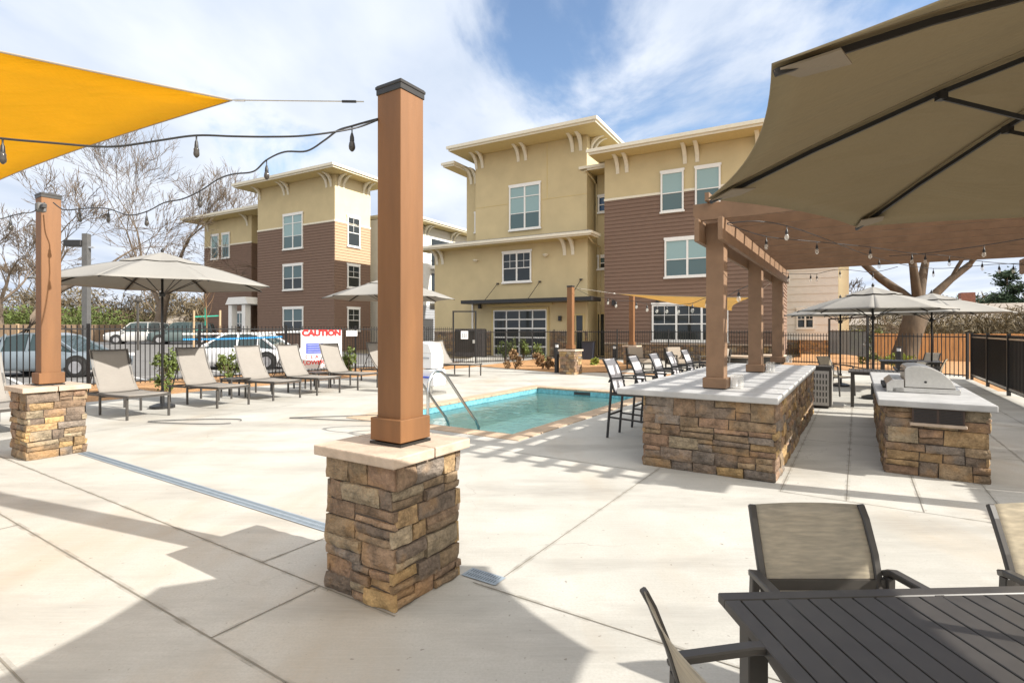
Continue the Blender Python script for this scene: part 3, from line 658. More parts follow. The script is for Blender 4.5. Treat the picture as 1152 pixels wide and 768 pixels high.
# ------------------------------------------------------------------ furniture
def lounger(label):
    r = thing('chaise_lounge', (0,0,0), 0, label, 'chaise lounge', 'sling chaise lounges beside the pool')
    wd = .33
    bk = [(.74, .385), (.62, .50), (.50, .67), (.405, .84), (.335, 1.02), (.28, 1.16)]
    seat = [(.74, .385), (1.1, .375), (1.5, .385), (1.95, .40)]
    for s in (-1, 1):
        MB().path([(x, s*wd, z) for x, z in seat], .028, .045).build('side_rail', M['furn'], r, bevel=.004)
        MB().path([(0.02, s*wd, .34), (.74, s*wd, .36)], .028, .04).build('side_rail', M['furn'], r)
        for x in (.10, .80, 1.90):
            MB().bar((x, s*wd, .0), (x, s*wd, .37), .035, .035, up=(0,1,0)).build('leg', M['furn'], r, bevel=.003)
    mb = MB()
    for s in (-1, 1): mb.path([(x, s*(wd-.035), z) for x, z in bk], .022, .028, up=(0,1,0))
    mb.bar((.28, -wd+.035, 1.16), (.28, wd-.035, 1.16), .022, .022).bar((.40, -wd+.04, .84), (.14, -wd+.04, .36), .016, .016, up=(0,1,0)).bar((.40, wd-.04, .84), (.14, wd-.04, .36), .016, .016, up=(0,1,0))
    mb.build('back_frame', M['furn'], r)
    MB().bar((1.94, -wd, .39), (1.94, wd, .39), .03, .04).bar((.82, -wd, .33), (.82, wd, .33), .03, .03).bar((.03, -wd, .34), (.03, wd, .34), .03, .03).build('crossbar', M['furn'], r)
    def slg(pts, nm, sagv=.012):
        mb = MB(); ny = 8
        for x, z in pts:
            for k in range(ny+1):
                y = -wd+.012+(2*wd-.024)*k/ny; s = math.sin(math.pi*k/ny); mb.v.append((x-(sagv*s if nm == 'back_sling' else 0), y, z+.02-sagv*s))
        for i in range(len(pts)-1):
            for k in range(ny):
                a = i*(ny+1)+k; mb.f.append((a, a+1, a+ny+2, a+ny+1))
        mb.build(nm, M['sling'], r, smooth=True, solid=.004)
    slg(bk, 'back_sling'); slg([(.75, .385), (1.0, .376), (1.3, .378), (1.6, .388), (1.93, .40)], 'seat_sling')
    return r
foot = [(-7.3, 7.72), (-6.39, 9.39), (-5.66, 10.76), (-5.0, 11.95), (-4.42, 12.85), (-3.76, 14.05), (-2.9, 15.6), (-1.25, 17.75)]
lab = ['grey sling chaise lounge partly hidden behind the left stone pillar, nearest of its row',
       'grey sling chaise lounge just right of the left post, back half in shade',
       'grey sling chaise lounge by the umbrella pole, only a corner of its back shaded',
       'fully sunlit grey sling chaise lounge with a side table on its left',
       'sunlit grey sling chaise lounge directly left of the red and white caution banner',
       'grey sling chaise lounge in front of the caution banner, its back half shaded',
       'grey sling chaise lounge hidden behind the nearest brown post',
       'grey sling chaise lounge beyond the pool by the tall gate, farthest of its row']
pro = lounger(lab[0]); hd = Vector((math.cos(DECK), math.sin(DECK)))
for i, (x, y) in enumerate(foot):
    o = pro if i == 0 else copy_tree(pro); o['label'] = lab[i]
    o.location = (x-hd.x*1.92, y-hd.y*1.92, 0); o.rotation_euler = (0, 0, DECK+R([1, 0, 1.5, -1, .5, -1, 0, 2][i]))
def side_table(loc, label):
    r = thing('side_table', loc, DECK, label, 'side table', 'side tables between the loungers')
    MB().box(-.24, .24, -.24, .24, .42, .445).build('table_top', M['furn'], r, bevel=.004)
    for sx in (-1, 1):
        for sy in (-1, 1): MB().box(sx*.21-.015, sx*.21+.015, sy*.21-.015, sy*.21+.015, 0, .42).build('leg', M['furn'], r)
    MB().box(-.21, .21, -.222, -.208, .37, .4).box(-.21, .21, .208, .222, .37, .4).build('apron', M['furn'], r)
side_table((-6.38, 12.3, 0), 'small dark metal side table between the umbrella lounger and the fully sunlit lounger')
side_table((-5.15, 14.1, 0), 'small dark metal side table right in front of the caution banner')

def stool(label):
    r = thing('bar_stool', (0,0,0), 0, label, 'bar stool', 'bar stools along the stone bar')
    hw = .235
    for s in (-1, 1):
        MB().path([(-.30, s*hw, 0), (-.25, s*hw, .60), (-.235, s*hw, .80)], .03, .03, up=(0,1,0)).build('leg', M['furn_black'], r, bevel=.003)
        MB().path([(.28, s*hw, 0), (.24, s*hw, .60), (.22, s*hw, .865)], .03, .03, up=(0,1,0)).build('leg', M['furn_black'], r, bevel=.003)
        MB().path([(-.27, s*(hw+.01), .80), (-.24, s*(hw+.01), .855), (0, s*(hw+.015), .875), (.25, s*(hw+.01), .872)], .042, .022).build('arm', M['furn_black'], r, bevel=.003)
    bp_ = [(-.20, .66), (-.235, .78), (-.27, .90), (-.315, 1.01), (-.375, 1.12)]
    for s in (-1, 1): MB().path([(x, s*(hw-.02), z) for x, z in bp_], .022, .03, up=(0,1,0)).build('back_frame', M['furn_black'], r, bevel=.002)
    MB().bar((-.24, -hw, .63), (.23, -hw, .63), .025, .035).bar((-.24, hw, .63), (.23, hw, .63), .025, .035).bar((.22, -hw, .63), (.22, hw, .63), .025, .035).bar((-.24, -hw, .63), (-.24, hw, .63), .025, .035).build('seat_frame', M['furn_black'], r)
    MB().bar((.265, -hw, .27), (.265, hw, .27), .03, .03).bar((-.28, -hw, .33), (-.28, hw, .33), .022, .022).bar((-.28, -hw, .30), (.265, -hw, .27), .022, .022).bar((-.28, hw, .30), (.265, hw, .27), .022, .022).build('footrest', M['furn_black'], r)
    def slg(pts, nm):
        mb = MB(); ny = 6
        for x, z in pts:
            for k in range(ny+1):
                y = -hw+.03+(2*hw-.06)*k/ny; mb.v.append((x-(.012 if nm == 'back_sling' else 0)*math.sin(math.pi*k/ny), y, z-(.0 if nm == 'back_sling' else .015)*math.sin(math.pi*k/ny)))
        for i in range(len(pts)-1):
            for k in range(ny): a = i*(ny+1)+k; mb.f.append((a, a+1, a+ny+2, a+ny+1))
        mb.build(nm, M['sling_white'], r, smooth=True, solid=.004)
    slg(bp_, 'back_sling'); slg([(-.22, .665), (0, .65), (.22, .665)], 'seat_sling')
    return r
sl = ['black bar stool with silver sling at the near end of the bar', 'second bar stool from the near end of the bar', 'middle one of the five bar stools along the bar',
      'fourth bar stool from the near end of the bar', 'farthest bar stool, at the end of the row nearest the lounge chairs']
pro = stool(sl[0])
for i, a in enumerate((7.43, 8.42, 9.45, 10.42, 11.5)):
    o = pro if i == 0 else copy_tree(pro); o['label'] = sl[i]; o.location = W(-2.72, a); o.rotation_euler = (0, 0, DECK+R([0, 2, -1, 1, -2][i]))

def dining_chair(label, sling='sling_dark'):
    r = thing('dining_chair', (0,0,0), 0, label, 'chair', 'sling dining chairs')
    bp_ = [(-.215, .46), (-.235, .54), (-.262, .64), (-.295, .75), (-.34, .86), (-.365, .905)]
    hb = [.192, .198, .203, .206, .204, .200]
    for s in (-1, 1):
        MB().path([(x, s*h_, z) for (x, z), h_ in zip(bp_, hb)], .018, .026, up=(0,1,0)).build('back_frame', M['furn'], r, bevel=.004)
    MB().bar((-.268, -.195, .655), (-.268, .195, .655), .014, .035).build('back_brace', M['furn'], r)
    mb = MB(); ny = 10
    for (x, z), h_ in zip(bp_, hb):
        for k in range(ny+1):
            q = k/ny; s = math.sin(math.pi*q); mb.v.append((x-.022*s, -(h_-.008)+2*(h_-.008)*q, z))
    for i in range(len(bp_)-1):
        for k in range(ny): a = i*(ny+1)+k; mb.f.append((a, a+1, a+ny+2, a+ny+1))
    mb.build('back_sling', M[sling], r, smooth=True, solid=.003)
    mb = MB()
    for x, z in ((-.215, .462), (0, .435), (.24, .45)):
        for k in range(ny+1): mb.v.append((x, -.20+.40*k/ny, z-.02*math.sin(math.pi*k/ny)))
    for i in range(2):
        for k in range(ny): a = i*(ny+1)+k; mb.f.append((a, a+1, a+ny+2, a+ny+1))
    mb.build('seat_sling', M[sling], r, smooth=True, solid=.003)
    mb = MB()
    for s in (-1, 1): mb.path([(-.24, s*.212, .45), (0, s*.212, .425), (.25, s*.212, .44)], .024, .034)
    mb.bar((.25, -.225, .43), (.25, .225, .43), .024, .03).bar((-.22, -.225, .44), (-.22, .225, .44), .024, .03)
    mb.build('seat_frame', M['furn'], r, bevel=.003)
    for s in (-1, 1):
        MB().path([(-.28, s*.232, .690), (-.25, s*.242, .702), (-.05, s*.250, .710), (.12, s*.252, .703), (.245, s*.25, .690)], .036, .022).build('arm', M['furn'], r, bevel=.004)
        MB().path([(.29, s*.246, 0), (.262, s*.246, .40), (.238, s*.248, .68)], .030, .026, up=(0,1,0)).build('leg', M['furn'], r, bevel=.003)
        MB().path([(-.34, s*.24, 0), (-.27, s*.24, .40), (-.262, s*.236, .685)], .030, .026, up=(0,1,0)).build('leg', M['furn'], r, bevel=.003)
        MB().bar((-.27, s*.205, .66), (-.27, s*.236, .66), .024, .03).build('bracket', M['furn'], r)
    return r
spots = [((1.088, 1.61, 0), R(-90), 'sling armchair on the far side of the slatted table, fully in view'),
         ((.71, 1.165, 0), R(6), 'sling armchair seen side on at the left end of the slatted table'),
         ((1.97, 1.61, 0), R(-90), 'sling armchair cut by the right picture edge, behind the slatted table')]
cp = None
for i, (l_, rz, lb) in enumerate(spots):
    o = dining_chair(lb) if i == 0 else copy_tree(cp)
    if i == 0: cp = o
    o['label'] = lb; o.location = l_; o.rotation_euler = (0, 0, rz)
dch = [((7.75, 12.75, 0), R(-70), 'taupe chair on the far side of the small table beyond the bar'),
       ((7.85, 10.75, 0), DECK+R(200), 'taupe chair between the small table and the grill island, back to the island'),
       ((9.3, 12.0, 0), DECK+R(170), 'taupe chair beside the umbrella pole behind the grill island'),
       ((11.5, 14.9, 0), DECK+R(230), 'chair standing alone behind the grill near the board fence')]
for l_, rz, lb in dch:
    o = copy_tree(cp); o['label'] = lb; o.location = l_; o.rotation_euler = (0, 0, rz)
# slatted table
def slat_table(loc, rz, LX, LY, z, label, sp=.0705, n_detail=True, name='dining_table', hole=None):
    r = thing(name, loc, rz, label, 'table', 'slatted patio tables')
    fw = .048; mb = MB()
    k = fw+.004
    while k < LX-fw-.02:
        e_ = min(k+sp-.006, LX-fw-.004); mb.box(k, e_, -LY+fw+.004, -fw-.004, z-.018, z); k += sp
    mb.build('slatted_top', M['furn'], r, bevel=.002)
    MB().box(0, LX, -fw, 0, z-.03, z).box(0, LX, -LY, -LY+fw, z-.03, z).box(0, fw, -LY+fw+.0005, -fw-.0005, z-.03, z).box(LX-fw, LX, -LY+fw+.0005, -fw-.0005, z-.03, z).build('rim_frame', M['furn'], r, bevel=.003)
    MB().box(.06, LX-.06, -LY*.5-.02, -LY*.5+.02, z-.05, z-.02).box(.06, LX-.06, -LY+.08, -LY+.1, z-.07, z-.031).box(.06, LX-.06, -.1, -.08, z-.07, z-.031).build('apron', M['furn'], r)
    for x in (.07, LX-.07):
        for y in (-.09, -LY+.09): MB().box(x-.03, x+.03, y-.03, y+.03, 0, z-.031).build('leg', M['furn'], r, bevel=.003)
    return r
slat_table((.650, 1.685, 0), R(2.6), 2.75, 1.0, .722, 'dark slatted dining table in the bottom right corner, under the taupe umbrella')
slat_table(W(-.15, 13.6), DECK, .95, .95, .72, 'dark square table just past the far end of the stone bar', name='dining_table')
slat_table(W(.5, 17.9), DECK, 1.3, .9, .74, 'dark table in front of the grey building gate, farthest of the tables')
# lounge chairs near the fence
def lounge_chair(label):
    r = thing('lounge_chair', (0,0,0), 0, label, 'armchair', 'cushioned lounge chairs by the far fence')
    MB().box(-.36, .36, -.38, .38, .22, .27).build('seat_frame', M['furn'], r, bevel=.004)
    MB().box(-.30, .36, -.31, .31, .272, .42).build('seat_cushion', M['cushion'], r, bevel=.03, seg=3)
    MB().prism([(-.36, .40), (-.22, .43), (-.32, .88), (-.46, .86)], -.31, .31).build('back_cushion', M['cushion'], r, bevel=.03, seg=3)
    MB().prism([(-.40, .27), (-.37, .27), (-.47, .84), (-.50, .84)], -.36, .36).build('back_panel', M['furn'], r)
    for s in (-1, 1):
        MB().box(-.38, .38, s*.36-.03, s*.36+.03, .56, .60).build('arm', M['furn'], r, bevel=.004)
        for x in (-.34, .34): MB().box(x-.022, x+.022, s*.36-.022, s*.36+.022, 0, .56).build('leg', M['furn'], r)
    return r
lc = lounge_chair('x')
for i, (x, y, rz, lb) in enumerate([(5.0, 20.9, -75, 'cushioned taupe lounge chair beside the farthest stone pillar, left of two others'), (6.45, 20.6, -70, 'cushioned taupe lounge chair between two others in front of the white windows'), (7.35, 19.4, -150, 'cushioned taupe lounge chair closest to the pergola posts')]):
    o = lc if i == 0 else copy_tree(lc); o['label'] = lb; o.location = (x, y, 0); o.rotation_euler = (0, 0, R(rz))
def fire_table(loc, label):
    r = thing('stone_table', loc, DECK, label, 'low table', 'low stone tables by the far fence')
    MB().box(-.5, .5, -.5, .5, .50, .57).build('table_top', M['capstone'], r, bevel=.008)
    MB().box(-.36, .36, -.36, .36, 0, .498).build('pedestal', M['furn'], r)
fire_table((8.6, 20.3, 0), 'low square table with buff stone top right of the lounge chairs')
fire_table((10.2, 21.0, 0), 'low square table with buff stone top behind the last pergola post')
# waste receptacle
r = thing('litter_bin', (6.2, 10.75, 0), DECK, 'grey slotted litter bin with dark frame at the far end of the stone bar', 'litter bin')
MB().box(-.21, .21, -.21, .21, .03, .80).build('bin_body', M['furn'], r, bevel=.006)
mb = MB()
mb.box(-.17, .17, -.222, -.212, .06, .74).box(.212, .222, -.17, .17, .06, .74)
pn = mb.build('side_panel', mat('perforated_grey_panel', (.42, .40, .37), .5, var=.1, scale=40), r)
mb = MB()
for k in range(6):
    for q in range(5): mb.box(-.145+k*.052, -.125+k*.052, -.2245, -.2225, .12+q*.12, .20+q*.12)
mb.build('slots', M['furn_black'], pn)
MB().box(-.225, .225, -.225, .225, .80, .83).build('lid', M['furn'], r, bevel=.006)
# clear weatherproof outlet boxes on the posts
for a, lb in ((6.5, 'clear plastic socket cover on the counter beside the first pergola post'), (9.35, 'clear plastic socket cover on the counter beside the second pergola post'), (12.2, 'clear plastic socket cover beside the last pergola post')):
    r = thing('socket_cover', W(PBL+.20, a+(.12 if a < 12 else -.0), .873), DECK, lb, 'socket cover', 'clear socket covers by the pergola posts')
    MB().box(-.06, .06, -.09, .09, 0, .16).build('cover', M['bulb'], r, bevel=.015, seg=2)
    MB().box(-.045, .0, -.05, .05, .02, .13).build('outlet', M['plasticw'], r, bevel=.005)
# bollard lights
for x, y, h_, lb in ((1.62, 19.3, 1.08, 'black bollard light left of the stone pillar beyond the pool'), (4.15, 21.6, .95, 'black bollard light right of the glass entrance door'), (13.2, 18.2, .98, 'black bollard light in front of the cedar board fence behind the grill')):
    r = thing('bollard_light', (x, y, 0), 0, lb, 'bollard light', 'black bollard lights')
    MB().lathe([(.10, 0), (.10, .02), (.085, .03), (.085, h_-.16)], 16).build('post', M['furn_black'], r); MB().lathe([(.06, h_-.16), (.06, h_-.05)], 12).build('lens', M['lens'], r); MB().lathe([(.09, h_-.05), (.09, h_)], 16).build('cap', M['furn_black'], r)
# pool lift
r = thing('pool_lift', (-1.98, 13.0, 0), DECK, 'white pool access lift with blue trim at the pool edge behind the nearest post', 'pool lift')
MB().box(-.22, .22, -.20, .22, .62, .98).prism([(-.22, .98), (.22, .98), (.12, 1.22), (-.22, 1.27)], -.20, .22).build('housing', M['plasticw'], r, bevel=.03, seg=3)
MB().box(-.18, .30, -.22, .22, .20, .60).build('seat_body', M['plasticw'], r, bevel=.04, seg=3)
MB().box(-.20, .24, -.30, -.24, .40, .44).box(.20, .24, -.30, .10, .40, .44).build('armrest', M['blue'], r, bevel=.01)
MB().box(-.15, .15, -.225, -.205, .86, .89).build('decal', M['greyp'], r)
MB().box(-.28, .28, -.25, .25, 0.001, .05).tube([(0, 0, .05), (0, 0, .3)], .05, 10).build('base', M['steel'], r)
# hose on the deck
pts = []
for i in range(40):
    t = i/39; pts.append(pt(362+90*math.sin(t*2.6)-(22*math.sin(t*6.2)), 474-9*math.sin(t*5.0)+2*math.cos(t*9), 930/(103+0)*1.0)[:2])
cen = Vector((-3.0, 9.3)); pts = []
for i in range(50):
    t = i/49*math.pi*1.9; pts.append((cen.x+.85*math.cos(t)*(1-.15*math.sin(2*t)), cen.y+.33*math.sin(t)+.18*math.cos(t*1.5), .018))
h = MB().tube(pts, .008, 8).build('hose', mat('grey_hose', (.10, .10, .10), .5), smooth=True); tag(h, 'dark hose lying in a loose loop on the deck near the pool corner', 'hose')
pts = [(-5.35+.75*math.cos(i/40*6.0), 8.95+.28*math.sin(i/40*6.0)+.1*math.cos(i/40*9), .018) for i in range(41)]
h = MB().tube(pts, .008, 8).build('hose', bpy.data.materials['grey_hose'], smooth=True); tag(h, 'dark hose coiled flat on the deck beneath the shaded lounger by the left pillar', 'hose')

# ------------------------------------------------------------------ fences
def fence(pts, rail_z, label, name='iron_fence', pick_top=.10, sp=.115, post_every=2.4, low=.12, group='black picket fences', endpost=True):
    o0 = Vector(pts[0]); r = thing(name, (o0.x, o0.y, 0), 0, label, 'fence', group)
    for a, b in zip(pts[:-1], pts[1:]):
        a, b = Vector(a)-o0, Vector(b)-o0; Lg = (b-a).length; n_ = max(1, round(Lg/post_every)); d = (b-a)/Lg
        for i in range(n_):
            p, q = a+d*(Lg*i/n_), a+d*(Lg*(i+1)/n_); mb = MB()
            mb.bar((*p, rail_z), (*q, rail_z), .026, .036); mb.bar((*p, low), (*q, low), .026, .036)
            m_ = round((q-p).length/sp)
            for k in range(1, m_):
                c = p+(q-p)*k/m_; mb.box(c.x-.009, c.x+.009, c.y-.009, c.y+.009, low-.06, rail_z+pick_top)
            mb.build('picket_panel', M['fence_black'], r)
            MB().box(p.x-.03, p.x+.03, p.y-.03, p.y+.03, -.03, rail_z+pick_top+.04).build('post', M['fence_black'], r)
    e_ = Vector(pts[-1])-o0
    if endpost: MB().box(e_.x-.03, e_.x+.03, e_.y-.03, e_.y+.03, -.03, rail_z+pick_top+.04).build('post', M['fence_black'], r)
    return r
G0, G1 = (-2.62, 23.8), (-1.62, 23.85)
fence([(-16.5, 8.1), (-11.2, 14.1), (-5.9, 20.1), G0], 1.575, 'long black picket fence behind the loungers at the left')
fence([G1, (-.3, 25.3), (1.1, 28.3), (2.75, 30.4)][:3]+[(2.3, 29.2), (5.4, 27.4), (12.5, 24.6)], 1.44, 'black picket fence in front of the tan and brown buildings')
C0 = W(3.0, 21.7)[:2]; G2 = (13.8, 23.2); G3 = (13.0, 19.5)
fence([(12.5, 24.6), G2], 1.30, 'short black picket fence left of the far right gate')
fence([G3, (14.3, 16.75), C0][:2], 1.33, 'black picket fence in front of the cedar boards and oak trunk')
# gates
def gate(p, q, top, label, sign=None, rail=1.5, lowsheet=True):
    p, q = Vector(p), Vector(q); d = q-p; Lg = d.length; r = thing('fence_gate', (p.x, p.y, 0), math.atan2(d.y, d.x), label, 'gate', 'tall black gates')
    MB().box(-.035, .035, -.035, .035, 0, top).box(Lg-.035, Lg+.035, -.035, .035, 0, top).box(.036, Lg-.036, -.03, .03, top-.06, top).build('gate_frame', M['fence_black'], r)
    mb = MB().bar((.06, 0, rail), (Lg-.06, 0, rail), .03, .04).bar((.06, 0, .12), (Lg-.06, 0, .12), .03, .04)
    for k in range(1, 10): x = .05+(Lg-.1)*k/10; mb.box(x-.009, x+.009, -.009, .009, .08, rail+.08)
    lf = mb.build('gate_leaf', M['fence_black'], r)
    if lowsheet: MB().box(.06, Lg-.06, .015, .02, .55, rail-.02).build('mesh_sheet', M['screen'], lf)
    MB().box(Lg-.14, Lg-.04, -.06, -.04, .95, 1.1).lathe([(.035, 0), (.035, .05)], 10, (Lg-.09, -.08, 1.0)).build('lock', M['steel'], lf)
    if sign:
        s = MB().box(.34, .66, -.05, -.035, 1.14, 1.5).build('notice', M['plasticw'], lf)
        mb = MB()
        for k, x in enumerate((.39, .47, .55)): mb.box(x, x+.05, -.054, -.0505, 1.2, 1.40)
        mb.build('print', M['greyp'], s)
gate(G0, G1, 2.40, 'tall black gate with small white notice left of the glazed garage door', True)
gate(G2, G3, 2.05, 'tall black gate between the grey building and the oak tree')
# right-hand screened fence
r = thing('screened_fence', W(3.0, 0), DECK, 'black fence with dark mesh screening along the right side of the deck', 'fence', 'black picket fences')
a = 21.7
while a > 3:
    MB().box(-.035, .035, a-.035, a+.035, 0, 1.46).build('post', M['fence_black'], r)
    MB().bar((-.0, a-.05, 1.33), (0, a-2.35, 1.33), .03, .04).build('rail', M['steel'], r); MB().bar((0, a-.05, .16), (0, a-2.35, .16), .03, .05).build('rail', M['steel'], r)
    MB().box(.02, .026, a-2.35, a-.05, .20, 1.42).build('screen', M['screen'], r)
    mb = MB()
    for k in range(1, 20): y = a-2.4*k/20; mb.box(-.009, .009, y-.009, y+.009, .1, 1.42)
    mb.build('picket_panel', M['fence_black'], r)
    a -= 2.4
# board fences
def board_fence(p, q, zt, m_, label, posts=False, z0=-.05, wd=.14):
    p, q = Vector(p), Vector(q); d = q-p; Lg = d.length; r = thing('board_fence', (p.x, p.y, 0), math.atan2(d.y, d.x), label, 'fence', 'wooden board fences')
    rng = random.Random(int(Lg*10)); x = 0; mb = MB()
    while x < Lg:
        mb.box(x+.004, x+wd-.004, -.01+rng.uniform(-.006, .006), .012, z0, zt+rng.uniform(-.015, .015)); x += wd
    mb.build('boards', m_, r)
    mb = MB(); mb.box(0, Lg, .02, .06, zt-.35, zt-.25).box(0, Lg, .02, .06, z0+.3, z0+.4).build('rails', m_, r)
    if posts:
        x = 1.0
        while x < Lg: MB().box(x-.12, x+.12, -.06, -.015, z0, zt+.05).build('post', M['wood_stake'], r); x += 2.6
board_fence((19.2, 28.4), (33, 21.3), 1.36, M['wood_fence'], 'orange cedar board fence behind the black fence at right')
board_fence((16.5, 30.5), (20.5, 38.0), .9, M['wood_fence'], 'low orange board fence seen left of the oak trunk')
board_fence((-60, 42), (-34.5, 52.0), 2.05, M['wood_old'], 'weathered brown board fence beyond the parking lot', True, .2, .16)

# ------------------------------------------------------------------ banner and tape
def text_mesh(s, size, m_, parent, loc, rot, name='lettering', sx=1.0, ext=.001, bold=0):
    c = bpy.data.curves.new(name, 'FONT'); c.body = s; c.size = size; c.extrude = ext; c.align_x = 'CENTER'; c.align_y = 'CENTER'; c.offset = bold
    o = bpy.data.objects.new(name+'_tmp', c); COL.objects.link(o); bpy.context.view_layer.update()
    me = bpy.data.meshes.new_from_object(o.evaluated_get(bpy.context.evaluated_depsgraph_get())); bpy.data.objects.remove(o)
    me.materials.clear(); me.materials.append(m_); q = bpy.data.objects.new(name, me); COL.objects.link(q); q.parent = parent; q.location = loc; q.rotation_euler = rot; q.scale = (sx, 1, 1); return q
fd = (Vector((-5.9, 20.1))-Vector((-11.2, 14.1))).normalized()
def onf(px):   # point on the left fence line at a picture column
    k = (px-576)/600; A_ = Vector((-11.2, 14.1)); t = (k*A_.y-A_.x)/(fd.x-k*fd.y); return A_+fd*t
pL, pR = onf(337.5), onf(383.5); bw = (pR-pL).length
r = thing('caution_banner', (pL.x+.05, pL.y-.06, 0), math.atan2(fd.y, fd.x), 'white banner with red CAUTION heading hung on the black fence behind a lounger', 'banner')
MB().box(0, bw, -.006, 0, .20, 1.54).build('sheet', M['banner'], r)
text_mesh('CAUTION', .27, M['red'], r, (bw*.5, -.009, 1.43), (R(90), 0, 0), 'heading', bw*.93/1.2, bold=.022)
MB().box(bw*.12, bw*.52, -.010, -.0065, .72, 1.08).build('blue_panel', M['bluep'], r)
mb = MB()
for k in range(4): mb.box(bw*.15, bw*(.49-.03*(k % 2)), -.013, -.0105, .77+k*.08, .79+k*.08)
mb.box(bw*.05, bw*.9, -.010, -.0065, 1.235, 1.245); mb.build('print', M['greyp'], r)
text_mesh('C L A', .17, M['red'], r, (bw*.26, -.009, .60), (R(90), 0, 0), 'lettering', 1.2, bold=.004)
text_mesh('LOWER', .20, M['red'], r, (bw*.30, -.009, .40), (R(90), 0, 0), 'lettering', 1.15, bold=.006)
pM = onf(394); 
s = MB().box(-.23, .23, -.006, 0, -.10, .10).build('pool_rules_sign', M['plasticw']); s.location = (pM.x+.08, pM.y-.08, 1.42); s.rotation_euler = (0, 0, math.atan2(fd.y, fd.x))
tag(s, 'small pale blue-white sign fixed to the fence just right of the CAUTION banner', 'sign')
def strip(p, q, sag, w_, m_, name, label, cat, grp=None):
    p, q = Vector(p), Vector(q); pts = [p.lerp(q, t/20)-Vector((0, 0, sag*4*(t/20)*(1-t/20))) for t in range(21)]
    o = MB().path(pts, .002, w_).build(name, m_); tag(o, label, cat, grp); return o
a_, b_ = onf(205), onf(338)
strip((a_.x-.04, a_.y+.05, 1.43), (b_.x, b_.y+.05, 1.50), .02, .05, M['plasticw'], 'barrier_tape', 'white barrier tape stretched along the fence above the blue tape', 'tape', 'tapes along the fence')
strip((a_.x-.04, a_.y+.10, 1.27), (onf(316).x, onf(316).y+.1, 1.32), .02, .05, M['bluetape'], 'barrier_tape', 'bright blue tape stretched along the fence left of the banner', 'tape', 'tapes along the fence')

# ------------------------------------------------------------------ shade sails
def sail(corners, m_, label, bulge=.12, cables=(), sagz=.1, n_=24):
    """triangle with edges curving inward"""
    A_, B_, C_ = [Vector(c) for c in corners]; G = (A_+B_+C_)/3
    mb = MB(); idx = {}
    for i in range(n_+1):
        for j in range(n_+1-i):
            u, v = i/n_, j/n_; w_ = 1-u-v
            p = A_*w_+B_*u+C_*v
            e = (4*w_*u+4*u*v+4*v*w_)         # edges curve in
            ins = bulge*(4*w_*u*(1-v)**3+4*u*v*(1-w_)**3+4*v*w_*(1-u)**3)
            p = p.lerp(G, min(.9, ins)); p.z -= sagz*27*u*v*w_*.3
            idx[i, j] = len(mb.v); mb.v.append(tuple(p))
    for i in range(n_):
        for j in range(n_-i):
            mb.f.append((idx[i, j], idx[i+1, j], idx[i, j+1]))
            if j < n_-i-1: mb.f.append((idx[i+1, j], idx[i+1, j+1], idx[i, j+1]))
    r = thing('shade_sail', (0,0,0), 0, label, 'shade sail', 'yellow shade sails')
    fixn(mb.build('cloth', m_, r, smooth=True)).modifiers.new('thickness', 'SOLIDIFY').thickness = .003
    for nm, s0, s1 in (('hem', (0, 0), (1, 0)),):
        for ed in (lambda t: (round(t), 0), lambda t: (0, round(t)), lambda t: (round(t), n_-round(t))):
            MB().tube([Vector(mb.v[idx[ed(k)]]) for k in range(n_+1)], .006, 6).build('hem_cable', M['cushion'], r)
    for p, q in cables:
        c = MB().tube([p, q], .004, 6).build('cable', M['steel'], r)
        p, q = Vector(p), Vector(q); d = (q-p).normalized()
        MB().tube([p+d*.02, p+d*.09], .008, 8).build('shackle', M['steel'], c); MB().tube([q-d*.14, q-d*.05], .008, 8).build('turnbuckle', M['furn_black'], c)
    return r
C1 = (-1.77, 3.37, 3.0); PC = (-.90, 3.24, 2.935)
sail([C1, (-6.9, .15, 3.30), (-7.3, 6.45, 2.70)], M['sail'], 'large yellow shade sail overhead at the upper left', .10, [(C1, PC)])
S1 = (3.75, 19.3, 2.86)
sail([S1, (7.0, 15.6, 2.5), (9.2, 22.3, 2.35)], M['sail2'], 'pale yellow shade sail stretched low in front of the brown building', .14, [(S1, (2.28, 18.55, 3.0)), ((7.0, 15.6, 2.5), (5.55, 11.1, 2.65))], sagz=.6)

# ------------------------------------------------------------------ string lights
def bulb_string(pts, bulbs, label, r=.008, drop=.10, scale=.75, clear=True, thick=1.0):
    """pts: cable points; bulbs: indices of points carrying a bulb"""
    t0 = thing('string_lights', pts[0], 0, label, 'string lights', 'festoon string lights'); o = Vector(pts[0])
    P = [Vector(p)-o for p in pts]; sm = []
    for i in range(len(P)-1):
        p0, p1, p2, p3 = P[max(i-1, 0)], P[i], P[i+1], P[min(i+2, len(P)-1)]
        for k in range(6):
            t = k/6; sm.append(.5*((2*p1)+(p2-p0)*t+(2*p0-5*p1+4*p2-p3)*t*t+(3*p1-p0-3*p2+p3)*t**3))
    sm.append(P[-1])
    MB().tube(sm, r*thick, 6).build('cable', M['furn_black'], t0, smooth=True)
    for i in bulbs:
        p = P[i]; s = scale
        b = MB().lathe([(.006, 0), (.014, -.04*s), (.026*s, -.055*s), (.030*s, -.085*s), (.027*s, -.105*s), (.012*s, -.125*s), (.002, -.13*s)][::-1], 12, (p.x, p.y, p.z-drop)).build('bulb', M['bulb'] if clear else M['bulb_dark'], t0, smooth=True)
        MB().lathe([(.018*s, -.05*s), (.021*s, -.035*s), (.019*s, .0), (.008, .02), (.004, .03), (.004, drop)], 10, (p.x, p.y, p.z-drop)).build('socket', M['furn_black'], b, smooth=True)
def interp(p, q, n_): return [tuple(Vector(p).lerp(Vector(q), i/n_)) for i in range(n_+1)]
